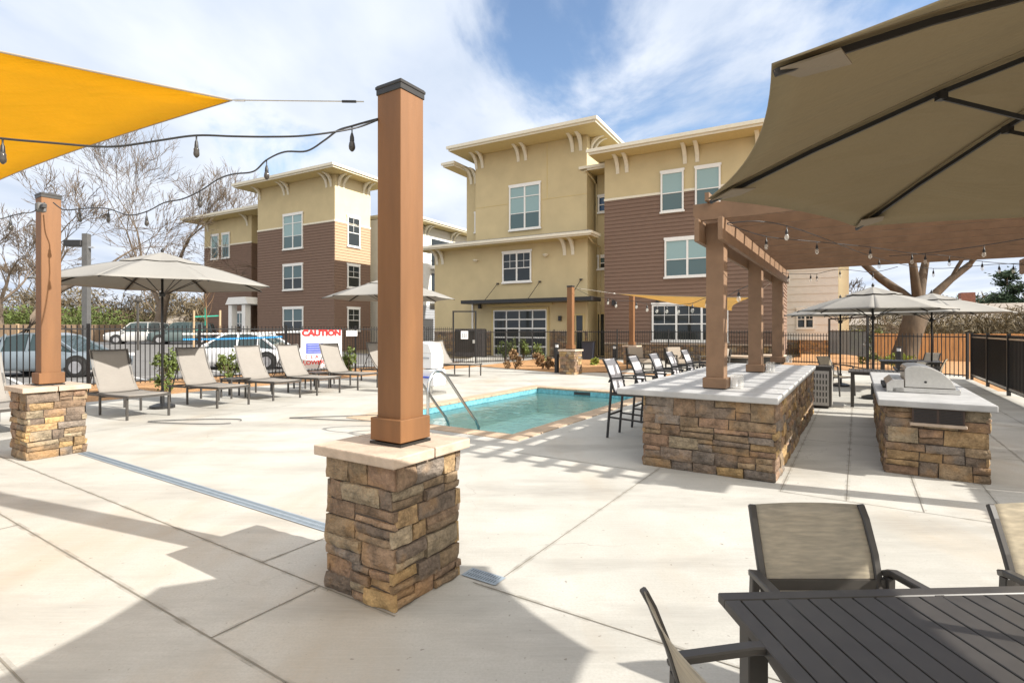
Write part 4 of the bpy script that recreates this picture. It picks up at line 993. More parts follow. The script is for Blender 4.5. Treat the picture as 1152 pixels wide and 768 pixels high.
# S1: from the near post to the far left, nearly horizontal
pw = [(425, 135, 3.25), (404, 143, 3.2), (380, 148, 3.1), (340, 153, 3.0), (300, 154, 2.95), (262, 153.5, 2.9), (221, 152.5, 2.85), (180, 158, 2.8), (140, 164, 2.75), (110, 165, 2.7), (60, 161, 2.6), (3, 156, 2.5), (-40, 150, 2.45)]
bulb_string([pt(*p) for p in pw], [6, 11], 'black string of bulbs running level from the nearest post to the upper left', r=.0055, drop=.055, scale=.5, clear=False)
pw = [(425, 134, 3.25), (410, 138, 3.28), (396, 142, 3.35), (380, 147, 3.5), (365, 158, 3.7), (345, 170, 3.9), (320, 171, 4.1), (300, 180, 4.3), (285, 193, 4.5), (262, 196, 4.7), (245, 202, 4.9), (225, 215, 5.1), (205, 224, 5.3), (185, 228, 5.5), (165, 238, 5.8), (145, 242, 6.0), (122, 235, 6.2), (105, 234, 6.3), (90, 235, 6.4), (72, 236, 6.45), (60, 228, 6.5)]
bulb_string([pt(*p) for p in pw], [2, 7, 11, 14, 16, 18], 'black string of bulbs sagging from the nearest post down to the left post', r=.007, drop=.07, scale=.7, clear=False)
pw = [(50, 228, 6.5), (38, 238, 6.3), (25, 240, 6.2), (12, 243, 6.0), (-2, 246, 5.9), (-30, 240, 5.7)]
bulb_string([pt(*p) for p in pw], [3], 'short black string of bulbs leaving the left post out of the picture', r=.007, drop=.07, scale=.75, clear=False)
pw = [(425, 113, 3.35), (404, 118, 3.5), (380, 146, 3.6), (392, 140, 3.5), (404, 148, 3.45), (398, 156, 3.45)]
# pergola strings (bulb heights about 2.6 m)
def pb(px, py, z=2.66): Y = (z-H)*600/(371-py); return pt(px, py, Y)
A0_ = W(PBL+.17, 6.2, 2.60)
strs = [([(818, 252), (862, 266), (919, 272), (979, 278), (1026, 285), (1068, 288), (1105, 294), (1140, 297), (1180, 300)], 'string of clear bulbs zigzagging from the first post across the pergola'),
        ([(818, 251), (885, 254), (989, 291), (1050, 302), (1124, 297), (1180, 296)], 'string of clear bulbs crossing the middle of the pergola roof'),
        ([(1000, 288), (1041, 285), (1107, 276), (1190, 262)], 'short string of clear bulbs near the right of the pergola'),
        ([(876, 305), (887, 308), (912, 308), (919, 308), (945, 303), (982, 306), (1010, 300)], 'string of small bulbs along the far edge of the pergola')]
for ps, lb in strs: bulb_string([pb(*p) for p in ps], list(range(1, len(ps)-1)), lb, r=.005, drop=.06)
pw = []
cols = [(647, 324), (665, 333), (684, 335), (693, 338), (716, 339), (728, 342), (739, 343), (750, 343), (763, 343), (779, 341), (795, 335), (815, 334), (831, 326), (850, 318)]
for i, (x, y) in enumerate(cols): pw.append(pt(x, y, 18.4-(18.4-8.7)*(i/13)))
bulb_string(pw, list(range(2, 13)), 'string of bulbs from the far stone post to the pergola, before the pale sail', r=.007, drop=.06, scale=1.2)
# speaker on left post
r = thing('floodlight', pt(46, 232, 6.4), DECK, 'small grey floodlight clamped near the top of the left post', 'floodlight')
MB().box(-.05, .04, -.045, .045, -.07, .04).build('housing', M['lamp_grey'], r, bevel=.01); MB().box(.05, .13, -.02, .02, -.03, .01).build('arm', M['furn_black'], r)

# ------------------------------------------------------------------ buildings
BROT = R(-29.5)
class Wall:
    """maps (u, out, z) on a facade to building coordinates"""
    def __init__(s, kind, c): s.k = kind; s.c = c
    def __call__(s, u, o, z): return (u, s.c-o, z) if s.k == 'F' else (s.c+o, u, z)
    def box(s, mb, u0, u1, o0, o1, z0, z1):
        p, q = s(u0, o0, z0), s(u1, o1, z1); return mb.box(min(p[0], q[0]), max(p[0], q[0]), min(p[1], q[1]), max(p[1], q[1]), z0, z1)
def siding(parent, wl, u0, u1, z0, z1, m_, lap=.20, name='siding'):
    mb = MB(); z = z0
    while z < z1-.01:
        t = min(z+lap, z1)
        o = len(mb.v); mb.v += [wl(u0, .042, z), wl(u1, .042, z), wl(u1, .008, t), wl(u0, .008, t), wl(u0, 0, z), wl(u1, 0, z)]
        mb.f += [(o, o+1, o+2, o+3), (o+4, o+5, o+1, o), (o+4, o, o+3), (o+5, o+2, o+1)]; z = t
    return mb.build(name, m_, parent)
def window(parent, wl, u0, u1, z0, z1, cols=2, style='sash', name='window', lites=True):
    mb = MB(); t = .085
    wl.box(mb, u0, u0+t, .03, .105, z0, z1); wl.box(mb, u1-t, u1, .03, .105, z0, z1)
    wl.box(mb, u0+t+.001, u1-t-.001, .03, .105, z1-t, z1); wl.box(mb, u0+t+.001, u1-t-.001, .03, .105, z0, z0+t*.7)
    wl.box(mb, u0-.05, u1+.05, .031, .13, z0-.09, z0-.001); wl.box(mb, u0-.04, u1+.04, .031, .10, z1+.001, z1+.11)
    cw_ = (u1-u0)/cols
    for k in range(1, cols): wl.box(mb, u0+k*cw_-.05, u0+k*cw_+.05, .03, .08, z0+t*.7+.001, z1-t-.001)
    for k in range(cols):
        a, b = u0+k*cw_+(t if k == 0 else .05), u0+(k+1)*cw_-(t if k == cols-1 else .05)
        zm = z0+(z1-z0)*(.46 if style != 'transom' else .74)
        wl.box(mb, a+.001, b-.001, .03, .085, zm-.025, zm+.025)
        if style == 'transom': wl.box(mb, a+.001, b-.001, .03, .065, z0+(z1-z0)*.37-.02, z0+(z1-z0)*.37+.02)
        if style in ('grid',):
            wl.box(mb, (a+b)/2-.012, (a+b)/2+.012, .03, .06, zm+.026, z1-t-.002); wl.box(mb, a+.001, (a+b)/2-.0125, .03, .06, (zm+z1-t)/2-.012, (zm+z1-t)/2+.012); wl.box(mb, (a+b)/2+.0125, b-.001, .03, .06, (zm+z1-t)/2-.012, (zm+z1-t)/2+.012)
    f = mb.build(name, M['white'], parent)
    zs = z0+(z1-z0)*(.46 if style != 'transom' else .37)
    up = MB(); wl.box(up, u0+t, u1-t, .044, .05, zs, z1-t); lo = MB(); wl.box(lo, u0+t, u1-t, .044, .05, z0+.05, zs-.001)
    gu, gl_ = {'sash': ('glass_blind', 'glass_low'), 'transom': ('glass_blind', 'glass_low'), 'grid': ('glass_dark', 'glass_dark'), 'mid': ('glass_low', 'glass_dark'), 'blue': ('glass_blue', 'glass_blue')}[style]
    up.build('pane', M[gu], f); lo.build('pane', M[gl_], f)
    return f
def bracket(parent, wl, u, z, s=.80, w_=.19):
    # curved corbel: from the wall below the soffit out to the eave
    n_ = 8; outer = []; inner = []
    for i in range(n_+1):
        t = i/n_*math.pi/2
        outer.append((s*(1-math.cos(t)) if False else s*math.sin(t)**1.0*1.0, -s*math.cos(t)))
    arc_o = [(.03+s*.95*(1-math.cos(i/n_*math.pi/2)), -s*1.05+s*1.05*math.sin(i/n_*math.pi/2)*1.0) for i in range(n_+1)]
    arc_i = [(x*.78+.0 if x > .05 else .03, min(0, z_+.0)+.0) for x, z_ in arc_o]
    prof = []
    for i in range(n_+1): prof.append(arc_o[i])
    prof.append((s*.50, 0))
    for i in range(n_, -1, -1):
        t = i/n_*math.pi/2; prof.append((.03+s*.47*(1-math.cos(t)), -s*.60+s*.60*math.sin(t)-.0)) if i < n_ else None
    mb = MB(); k = len(prof)
    vs = [wl(u-w_/2, o, z+zz_) for o, zz_ in prof]+[wl(u+w_/2, o, z+zz_) for o, zz_ in prof]
    # tessellate as a strip between the two arcs
    m_ = n_+1; fs = []
    def oi(i): return i
    def ii(i): return k-1-i if i < n_ else n_+1
    for i in range(n_):
        fs.append((oi(i), oi(i+1), ii(i+1), ii(i))); fs.append((k+oi(i), k+ii(i), k+ii(i+1), k+oi(i+1)))
    for i in range(k): fs.append((i, (i+1) % k, k+(i+1) % k, k+i))
    mb.add(vs, fs); return mb.build('bracket', M['cream'], parent)
def eave(parent, x0, x1, y0, y1, z, th=.10, fh=.26, name='roof'):
    rf = MB().box(x0, x1, y0, y1, z, z+th).build(name, M['soffit'], parent)
    mb = MB(); g = .05
    mb.box(x0-g, x1+g, y0-g, y0-.002, z+.0, z+fh); mb.box(x1+.002, x1+g, y0-.001, y1, z+.0, z+fh); mb.box(x0-g, x0-.002, y0-.001, y1, z+.0, z+fh)
    mb.box(x0-g-.09, x1+g+.09, y0-g-.10, y0-g-.001, z+fh*.42, z+fh+.02); mb.box(x1+g+.001, x1+g+.10, y0-g, y1, z+fh*.42, z+fh+.02)
    mb.build('fascia', M['cream'], rf)
    MB().add([(x0-.02, y0-.02, z+fh), (x1+.02, y0-.02, z+fh), (x1+.02, y1, z+fh+.02), (x0-.02, y1, z+fh+.02)], [(0,1,2,3)]).build('roofing', M['roof'], rf)
    return rf
def wallbox(parent, x0, x1, y0, y1, z0, z1, m_, name='wall'): return MB().box(x0, x1, y0, y1, z0, z1).build(name, m_, parent)
def trimbox(parent, x0, x1, y0, y1, z0, z1, m_='cream', name='trim'): return MB().box(x0, x1, y0, y1, z0, z1).build(name, M[m_], parent)
# ---- main building
r = thing('apartment_building', (5.03, 29.0, 0), BROT, 'three-storey tan and brown apartment building behind the pool, with glazed garage door', 'building')
F = Wall('F', 0.0); FT = Wall('F', .3); FR = Wall('F', 1.5); FL = Wall('F', .9)
wallbox(r, -11.56, -.98, 0, 9, 0, 6.78, M['stucco'])
wallbox(r, -8.58, -1.14, .3, 8, 6.9, 12.45, M['stucco']); wallbox(r, -9.66, -8.583, .9, 8, 6.9, 11.75, M['stucco'])
wallbox(r, -.977, .0, 1.5, 8, 0, 10.45, M['stucco'])
wallbox(r, 0.003, 8.45, 0.0, 9, 0, 10.75, M['stucco'])
siding(r, F, 0.003, 8.45, .83, 8.52, M['siding']); trimbox(r, -.02, 8.47, -.04, -.001, 8.522, 8.64)
siding(r, Wall('R', 8.45), 0, 9, 0, 8.52, M['siding'])
eave(r, -.4, 9.2, -1.2, 9, 10.76); eave(r, -9.5, -.1, -1.2, 9, 12.46); eave(r, -10.35, -9.62, -.6, 8, 11.76, fh=.24); eave(r, -1.45, -.05, .35, 8, 10.46, fh=.22)
# skirt roof above the ground wing
rf = eave(r, -12.2, -.45, -1.0, .29, 6.6, th=.12, fh=.20, name='skirt_roof')
MB().add([(-12.2, -1.0, 6.81), (-.45, -1.0, 6.81), (-1.0, .28, 7.15), (-11.7, .28, 7.15)], [(0,1,2,3)]).build('roofing', M['roof'], rf)
for u, wl, z in [(-8.5, FT, 12.45), (-8.05, FT, 12.45), (-5.5, FT, 12.45), (-5.0, FT, 12.45), (-2.0, FT, 12.45), (-1.5, FT, 12.45), (.75, F, 10.75), (1.25, F, 10.75), (4.25, F, 10.75), (4.85, F, 10.75), (7.6, F, 10.75), (8.1, F, 10.75),
                 (-11.35, F, 6.6), (-10.9, F, 6.6), (-2.35, F, 6.6), (-1.85, F, 6.6), (-9.3, FL, 11.75), (-8.95, FL, 11.75)]: bracket(r, wl, u, z)
RT = Wall('R', -1.14)
for u in (.9, 1.4): bracket(r, RT, u, 12.45)
window(r, FT, -6.10, -4.0, 7.55, 10.15, 2, 'transom'); window(r, F, -6.4, -4.45, 4.40, 6.15, 2, 'grid')
window(r, F, 3.05, 4.2, 7.6, 9.6, 1, 'sash'); window(r, F, 4.75, 5.95, 7.6, 9.6, 1, 'sash'); window(r, F, 3.25, 5.5, 4.25, 6.15, 2, 'sash')
window(r, F, 2.6, 6.3, 1.0, 2.85, 3, 'grid'); window(r, FR, -.90, -.06, 8.3, 9.2, 1, 'blue'); window(r, FR, -.93, -.06, 5.05, 5.75, 1, 'mid'); window(r, FL, -9.0, -8.7, 7.8, 9.0, 1, 'sash')
trimbox(r, -8.57, -1.15, .285, .2995, 9.15, 9.18, 'soffit', 'control_joint'); trimbox(r, -3.62, -3.58, .285, .2995, 9.181, 12.4, 'soffit', 'control_joint')
# downpipe
MB().tube([(-.6, -.85, 6.55), (-.75, .2, 6.4), (-.78, 1.42, 6.3), (-.78, 1.42, .1)], .045, 8).tube([(-1.2, .2, 10.4), (-1.0, .9, 10.1), (-1.0, 1.42, 9.9), (-1.0, 1.42, 7.0)], .045, 8).build('downpipe', M['stucco'], r)
MB().tube([(-8.55, -.08, 3.4), (-8.55, -.08, .1)], .06, 8).build('downpipe', M['white'], r)
for u in (-8.3, -3.5):
    MB().lathe([(.05, 0), (.17, .10), (.17, .14)], 14, (u, -.12, 5.75)).build('wall_light', M['cream'], r)
# stone bases
rng = random.Random(5)
for (ux0, ux1, zt) in ((-11.56, -7.25, 1.42), (-3.25, -.98, 1.42), (.01, 8.45, .80)):
    mb = MB(); mb.c = []; stones(mb, ux0, -.02, 1, 0, ux1-ux0, 0, zt, rng, 2, proud=.03, big=1.4); sb_ = mb.build('stone_base', M['stone'], r)
    MB().box(ux0, ux1, -.018, -.002, 0, zt-.002).build('mortar_core', M['mortar'], sb_)
    trimbox(r, ux0, ux1, -.09, -.0, zt, zt+.07, 'capstone', 'stone_ledge')
# glazed garage door
gd = thing('x'); bpy.data.objects.remove(gd)
mb = MB(); x0, x1, zt = -7.05, -3.45, 2.74
mb.box(x0-.12, x0, -.09, -.002, 0, zt+.12).box(x1, x1+.12, -.09, -.002, 0, zt+.12).box(x0+.001, x1-.001, -.09, -.002, zt, zt+.12)
gf = mb.build('garage_door', M['soffit'], r)
mb = MB(); nc, nr = 4, 5
for i in range(nc+1): x = x0+.04+(x1-x0-.08)*i/nc; mb.box(x-.035, x+.035, -.07, -.03, 0, zt-.001)
for j in range(nr+1):
    z = .03+(zt-.08)*j/nr
    for i in range(nc): xa = x0+.04+(x1-x0-.08)*i/nc+.036; xb = x0+.04+(x1-x0-.08)*(i+1)/nc-.036; mb.box(xa, xb, -.068, -.03, z-.03, z+.05)
mb.build('door_grid', M['white'], gf); MB().box(x0+.01, x1-.01, -.029, -.01, 0.01, zt-.01).build('glass', M['glass_dark'], gf)
MB().box(x0-.45, x1+.35, -.10, -.003, zt+.26, zt+.44).build('lintel', M['soffit'], r)
# steel awning
aw = MB().box(-8.45, -.2, -1.5, -.01, 3.10, 3.30).build('awning', M['furn_black'], r)
for u in (-6.75, -3.9, -1.35):
    MB().tube([(u, -.05, 4.35), (u-.05, -1.4, 3.30)], .018, 6).build('tie_rod', M['furn_black'], aw); MB().lathe([(.09, -.03), (.09, .03)], 12, (u, -.05, 4.35)).build('anchor', M['furn_black'], aw)
# entrance doors in the recess and beside it
for (a, b) in ((-.93, -.52), ):
    pass
mb = MB().box(-2.55, -1.02, -.12, -.002, 0, 2.62); 
d = MB().box(-.95, -.06, 1.44, 1.498, 0.02, 2.55).build('door', M['soffit'], r); MB().box(-.90, -.55, 1.425, 1.4395, .08, 2.45).box(-.46, -.11, 1.425, 1.4395, .08, 2.45).build('glass', M['glass_dark'], d); MB().box(-.525, -.505, 1.40, 1.424, .9, 1.3).build('handle', M['steel'], d)
d = MB().box(-2.2, -1.15, -.06, -.003, .02, 2.45).build('door', M['soffit'], r); MB().box(-2.1, -1.72, -.075, -.0605, .1, 2.35).box(-1.62, -1.25, -.075, -.0605, .1, 2.35).build('glass', M['glass_dark'], d); MB().box(-1.69, -1.67, -.11, -.076, .9, 1.3).build('handle', M['steel'], d)
for u, z, wl in ((-2.6, 2.2, F), (.55, 3.0, F), (2.9, 3.1, F), (-8.0, 3.0, F)):
    mb = MB(); wl.box(mb, u-.08, u+.08, .03, .2, z-.14, z+.14); mb.build('wall_light', M['furn_black'], r, bevel=.01)
# ---- brown building on the left
r = thing('apartment_building', (-12.3, 37.0, 0), BROT, 'three-storey brown and cream apartment building behind the left parking lot', 'building')
F = Wall('F', 0.0); RS = Wall('R', 0.0); FW = Wall('F', 1.5); FR = Wall('F', 4.5)
wallbox(r, -8.4, 0, 0, 3.4, 0, 12.35, M['stucco']); wallbox(r, -.03, .012, .01, 3.39, 9.2, 12.35, M['stucco_cream'], 'wall')
siding(r, F, -8.4, 0, 0, 9.08, M['siding']); trimbox(r, -8.42, .05, -.045, -.001, 9.082, 9.2)
siding(r, RS, 0, 3.4, 0, 6.38, M['siding']); siding(r, RS, 0, 3.4, 6.38, 9.08, M['siding_tan']); trimbox(r, .001, .05, .0, 3.42, 9.082, 9.2)
eave(r, -9.5, 1.15, -1.2, 4.6, 12.36)
for u in (-8.1, -5.3, -4.85, -.8, -.35): bracket(r, F, u, 12.35)
for u in (.35, .8, 2.7, 3.15): bracket(r, RS, u, 12.35)
window(r, F, -5.35, -3.2, 7.5, 10.0, 2, 'transom'); window(r, F, -5.35, -3.2, 4.5, 6.3, 2, 'mid'); window(r, F, -5.35, -3.15, 1.4, 3.15, 2, 'mid')
window(r, RS, 1.1, 2.3, 7.55, 9.65, 1, 'grid'); window(r, RS, 1.1, 2.3, 4.6, 6.2, 1, 'grid'); window(r, RS, 1.1, 2.3, 1.5, 3.1, 1, 'grid')
wallbox(r, -17.95, -11.34, 1.5, 8, 0, 11.0, M['stucco']); wallbox(r, -11.337, -8.403, 3.0, 8, 0, 11.0, M['stucco'])
siding(r, FW, -17.95, -11.34, 0, 8.72, M['siding']); siding(r, Wall('R', -11.34), 1.5, 2.99, 0, 8.72, M['siding']); siding(r, Wall('F', 3.0), -11.3, -8.403, 0, 8.72, M['siding']); trimbox(r, -17.97, -11.29, 1.45, 1.499, 8.722, 8.84)
eave(r, -19.2, -8.45, .3, 8, 11.01)
bracket(r, FW, -17.4, 11.0); bracket(r, FW, -11.9, 11.0)
window(r, FW, -16.85, -15.75, 7.7, 9.75, 1, 'sash'); window(r, FW, -15.3, -14.2, 7.7, 9.75, 1, 'sash'); window(r, FW, -13.4, -12.2, 1.3, 3.0, 2, 'mid')
# porch
pr = MB().prism([(-11.6, 3.55), (-8.75, 3.55), (-9.1, 4.1), (-11.2, 4.1)], -.6, 2.9).build('porch', M['white'], r)
for x in (-11.2, -9.5): MB().box(x-.22, x+.22, -.45, 0, 0, 3.5).build('porch_column', M['white'], pr); 
# rear wing seen to the right
RW = Wall('R', 1.0)
wallbox(r, -6, 1.0, 4.7, 22, 0, 10.1, M['siding_grey']); eave(r, -7, 2.1, 4.75, 23, 10.15)
for u in (6.5, 8.6, 9.0, 12.2, 12.7): bracket(r, RW, u, 10.1)
for z in (4.0, 6.9):
    bl_ = MB().box(1.01, 1.8, 9.3, 12.2, z-.25, z).build('balcony', M['white'], r)
    mb = MB().box(1.78, 1.8, 9.3, 12.2, z+.95, z+1.0)
    for k in range(20): mb.box(1.78, 1.8, 9.35+k*.15, 9.37+k*.15, z+.01, z+.949)
    mb.build('railing', M['furn_black'], bl_); MB().box(1.005, 1.03, 9.5, 12.0, z+.01, z+2.3).build('balcony_door', M['glass_dark'], bl_)
siding(r, RW, 4.71, 22, 0, 3.6, mat('grey_blue_siding', (.30, .31, .33), .75, var=.05, scale=3))
# ---- pale grey building right of the pergola posts
c3 = 12.0
import math as _m
def bl_pt(px, c):
    n0, n1 = math.sin(R(29.5)), math.cos(R(29.5)); r0, r1 = math.cos(R(29.5)), -math.sin(R(29.5)); rx = (px-576)/600
    Y = (c+5.03*n0+29*n1)/(rx*n0+n1); return (Y*rx-5.03)*r0+(Y-29)*r1, Y
x0_, Y0_ = bl_pt(860, c3); x1_, Y1_ = bl_pt(943, c3)
r = thing('apartment_building', (5.03, 29.0, 0), BROT, 'pale grey apartment building with small window, seen right of the last pergola post', 'building')
F = Wall('F', c3)
wallbox(r, x0_-6, x1_, c3, c3+9, 0, 9.5, M['siding_grey']); siding(r, F, x0_-6, x1_, .9, 9.5, M['siding_grey'], lap=.5)
eave(r, x0_-7, x1_+.9, c3-1, c3+9, 9.51)
wallbox(r, x1_+.003, x1_+.6, c3+.5, c3+9, 0, 9.5, M['stucco_cream'])
xa, _ = bl_pt(896, c3); xb, _ = bl_pt(916, c3); window(r, F, xa, xb, H+2/600*Y1_*1.0, H+24/600*Y1_, 2, 'grid')
mb = MB(); mb.c = []; stones(mb, x0_-6, c3-.02, 1, 0, x1_-x0_+6, 0, .9, rng, 2, proud=.03, big=1.6); mb.build('stone_base', M['stone'], r)
# ---- far houses
def house(loc, rz, w_, d_, h_, rh, wm_, rm_, label, chimney=False):
    r = thing('house', loc, rz, label, 'house'); MB().box(-w_/2, w_/2, -d_/2, d_/2, 0, h_).build('wall', wm_, r)
    rf = MB().prism([(-d_/2-.5, h_), (d_/2+.5, h_), (0, h_+rh)], -w_/2-.5, w_/2+.5, 'x').build('roof', rm_, r)
    fixn(rf)
    for x in (-w_*.25, w_*.25): f = MB().box(x-.6, x+.6, -d_/2-.05, -d_/2-.002, 1.0, 2.1).build('window', M['white'], r); MB().box(x-.5, x+.5, -d_/2-.06, -d_/2-.051, 1.08, 2.02).build('pane', M['glass_dark'], f)
    if chimney: MB().box(w_*.22, w_*.22+1.0, -.6, .6, h_, h_+rh+1.0).build('chimney', M['brick'], rf)
RM = mat('pale_shingle_roof', (.33, .29, .25), .9)
house((-47, 66, .3), R(-12), 17, 9, 1.9, 1.4, M['stucco_cream'], RM, 'low cream house with pale shingle roof beyond the parking lot fence')
house((38, 50, -.6), R(-30), 14, 8, 2.6, 1.9, M['siding_grey'], RM, 'low grey house with brick chimney beyond the cedar fence at right', True)

# ------------------------------------------------------------------ cars
def car(loc, rz, paint_, label, kind='sedan'):
    r = thing('parked_car', loc, rz, label, 'car', 'cars in the parking lot')
    suv = kind == 'suv'; Hh = 1.72 if suv else 1.45; Lg = 4.6; bz = .98 if suv else .88
    st = [(-2.28, .42, .70, .62), (-2.22, .30, .80, .76), (-1.9, .22, bz-.08, .84), (-1.2, .20, bz-.02, .89), (0, .20, bz, .90), (.9, .20, bz-.02, .90), (1.35, .20, bz-.06 if not suv else bz, .89), (1.9, .22, bz-.14 if not suv else bz-.06, .85), (2.2, .30, .74 if not suv else .85, .77), (2.3, .42, .62, .62)]
    mb = MB(); rings = []
    for x, zb, zt, hw in st:
        sec = [(-hw*.96, zb), (-hw, zb+.12), (-hw, (zb+zt)/2+.05), (-hw*.95, zt-.05), (-hw*.80, zt), (hw*.80, zt), (hw*.95, zt-.05), (hw, (zb+zt)/2+.05), (hw, zb+.12), (hw*.96, zb)]
        rings.append([len(mb.v)+k for k in range(len(sec))]); mb.v += [(x, y, z) for y, z in sec]
    for a, b in zip(rings[:-1], rings[1:]):
        for k in range(len(a)): mb.f.append((a[k], a[(k+1) % len(a)], b[(k+1) % len(a)], b[k]))
    mb.f.append(tuple(rings[0])); mb.f.append(tuple(rings[-1][::-1]))
    fixn(mb.build('body', paint_, r, smooth=True))
    cab = ([(-2.15, bz-.06, .78), (-1.95, Hh-.10, .64), (-1.2, Hh, .62), (.2, Hh, .62), (.55, Hh-.06, .64), (1.25, bz-.04, .78)] if suv else
           [(-1.75, bz-.07, .78), (-1.0, Hh-.10, .62), (-.5, Hh, .60), (.1, Hh, .60), (.45, Hh-.07, .62), (1.35, bz-.07, .80)])
    mb = MB(); mb2 = MB(); tp = []
    for x, z, hw in cab: tp.append((x, z, hw))
    # roof skin
    for (xa, za_, ha), (xb, zb_, hb) in zip(tp[1:-1], tp[2:-1]): mb.add([(xa, -ha, za_), (xb, -hb, zb_), (xb, hb, zb_), (xa, ha, za_), (xa, -ha, za_-.05), (xb, -hb, zb_-.05), (xb, hb, zb_-.05), (xa, ha, za_-.05)], [(3,2,1,0),(4,5,6,7),(0,1,5,4),(1,2,6,5),(2,3,7,6),(3,0,4,7)])
    for i0, i1 in ((0, 1), (5, 4)):   # pillars
        for s in (-1, 1): a, b = tp[i0], tp[i1]; mb.bar((a[0], s*a[2], a[1]), (b[0], s*b[2], b[1]-.02), .06, .07)
    xm = (tp[1][0]+tp[4][0])/2+.1
    for s in (-1, 1): mb.bar((xm, s*.80, bz-.04), (xm, s*.62, Hh-.03), .05, .07); mb.bar((xm-.85, s*.80, bz-.04), (xm-.80, s*.63, Hh-.04), .05, .07)
    mb.build('cabin', paint_, r)
    n_ = len(tp)
    for x, z, hw in tp: mb2.v += [(x, -hw+.015, z-.03), (x, hw-.015, z-.03), (x, -.79, bz-.06), (x, .79, bz-.06)]
    for i in range(n_-1):
        o = i*4; mb2.f += [(o, o+4, o+5, o+1), (o+2, o+6, o+4, o), (o+1, o+5, o+7, o+3)]
    fixn(mb2.build('windows', M['glass_car'], r))
    for x in (-1.42, 1.42):
        for s in (-1, 1):
            wz = .34 if suv else .32
            t_ = MB(); t_.lathe([(wz-.06, -.11), (wz, -.09), (wz, .09), (wz-.06, .11)], 22); o = t_.build('tyre', M['tyre'], r, smooth=False); o.matrix_local = Matrix.Translation((x, s*.82, wz))@Matrix.Rotation(R(90), 4, 'X')
            t_ = MB(); t_.lathe([(.20, -.115), (.21, .0), (.20, .115)], 18)
            q = t_.build('rim', M['rim'], o)
            a_ = MB().lathe([(wz+.07, -.02), (wz+.07, .02)], 22); ar = a_.build('wheel_arch', M['tyre'], r); ar.matrix_local = Matrix.Translation((x, s*.875, wz+.01))@Matrix.Rotation(R(90), 4, 'X')
    for s in (-1, 1):
        MB().box(2.14, 2.27, s*.62-.14, s*.62+.14, .62, .74).build('headlight', M['lens'], r, bevel=.02); MB().box(-2.27, -2.12, s*.66-.12, s*.66+.12, .68, .84).build('taillight', M['tail'], r, bevel=.02)
        MB().box(.85, 1.0, s*.98-.08, s*.98+.08, .90, 1.02).build('mirror', paint_, r, bevel=.02)
    MB().box(-2.335, -2.29, -.26, .26, .50, .62).build('number_plate', M['plasticw'], r)
    MB().box(2.285, 2.32, -.5, .5, .40, .52).build('grille', M['furn_black'], r)
    return r
car((-10.9, 21.6, 0), R(180-2), M['car_white'], 'white sedan parked right behind the fence, left of the banner')
car((-15.8, 18.3, 0), R(4), M['car_silver'], 'silver-blue sedan parked behind the left stone post')
car((-29.6, 42.5, hgt(-29.6, 42.5)), R(205), M['car_grey'], 'light silver pickup-like SUV parked far back, left of the dark one', 'suv')
car((-25.9, 42.0, hgt(-25.9, 42)), R(200), M['car_dark'], 'dark green-grey SUV parked far back beside the tree trunk', 'suv')
# street lamp
p = Vector((-14.3, 18.0))
r = thing('parking_lamp', (-16.2, 20.3, 0), 0, 'tall grey square parking lot lamp post with flat shoebox head behind the left post', 'street lamp')
MB().box(-.10, .10, -.10, .10, 0, 5.2).build('pole', M['lamp_grey'], r); MB().box(-.75, -.08, -.18, .18, 4.72, 4.95).build('lamp_head', M['furn_black'], r, bevel=.02); MB().box(.08, .30, -.04, .04, 4.66, 4.72).build('bracket_arm', M['greyp'], r)
MB().box(-.2, .2, -.2, .2, -.02, .5).build('footing', M['kerb'], r)
r = thing('lamp_post', (-23.5, 33.5, hgt(-23.5, 33.5)), 0, 'slim dark lamp post far back between the SUVs and the cream house', 'street lamp'); MB().tube([(0,0,0), (0,0,3.0)], .07, 8).build('pole', M['furn'], r); MB().lathe([(.16, 3.0), (.2, 3.1), (.05, 3.35)], 10).build('lamp_head', M['furn'], r)
# utility box behind the tall gate
r = thing('equipment_enclosure', (-2.45, 30.9, 0), BROT, 'dark corrugated screen panel behind the tall black gate', 'screen')
mb = MB()
for k in range(21): mb.box(-1.05+k*.1, -.97+k*.1, -.02, .02, 0, 1.62)
mb.build('panel', mat('dark_brown_metal_panel', (.10, .085, .075), .6, var=.15), r); MB().box(-1.08, 1.08, .03, .09, 0, 1.6).build('backing', M['furn'], r)
r = thing('recycling_bin', (4.0, 27.9, 0), R(-20), 'dark blue wheeled recycling bin beside the entrance door', 'bin'); MB().prism([(-.24, 0), (.24, 0), (.30, .9), (-.30, .9)], -.28, .28).build('bin_body', mat('navy_plastic', (.02, .025, .04), .5), r); MB().box(-.32, .32, -.30, .30, .902, .96).build('lid', M['furn_black'], r)

# ------------------------------------------------------------------ vegetation
def leaves(mb, c, rad, n_, size, rng, flat=.0, clump=0, hollow=.0):
    cl = [(rng.gauss(0, .5), rng.gauss(0, .5), rng.gauss(0, .45)) for _ in range(clump)] if clump else None
    for _ in range(n_):
        if cl:
            q = rng.choice(cl); p = Vector((q[0]+rng.gauss(0, .22), q[1]+rng.gauss(0, .22), q[2]+rng.gauss(0, .2)))
        else:
            p = Vector((rng.gauss(0, 1), rng.gauss(0, 1), rng.gauss(0, 1))).normalized()*(rng.random()**.45)
        p = Vector((c[0]+p.x*rad[0], c[1]+p.y*rad[1], c[2]+p.z*rad[2]))
        a = Vector((rng.gauss(0, 1), rng.gauss(0, 1), rng.gauss(0, 1))).normalized(); b = a.cross(Vector((rng.gauss(0, 1), rng.gauss(0, 1), rng.gauss(0, 1)))).normalized(); s = size*rng.uniform(.6, 1.4)
        if p.z < .01: p.z = .01+rng.random()*.05
        mb.add([p-a*s, p+b*s*.45, p+a*s, p-b*s*.45], [(0,1,2,3)])
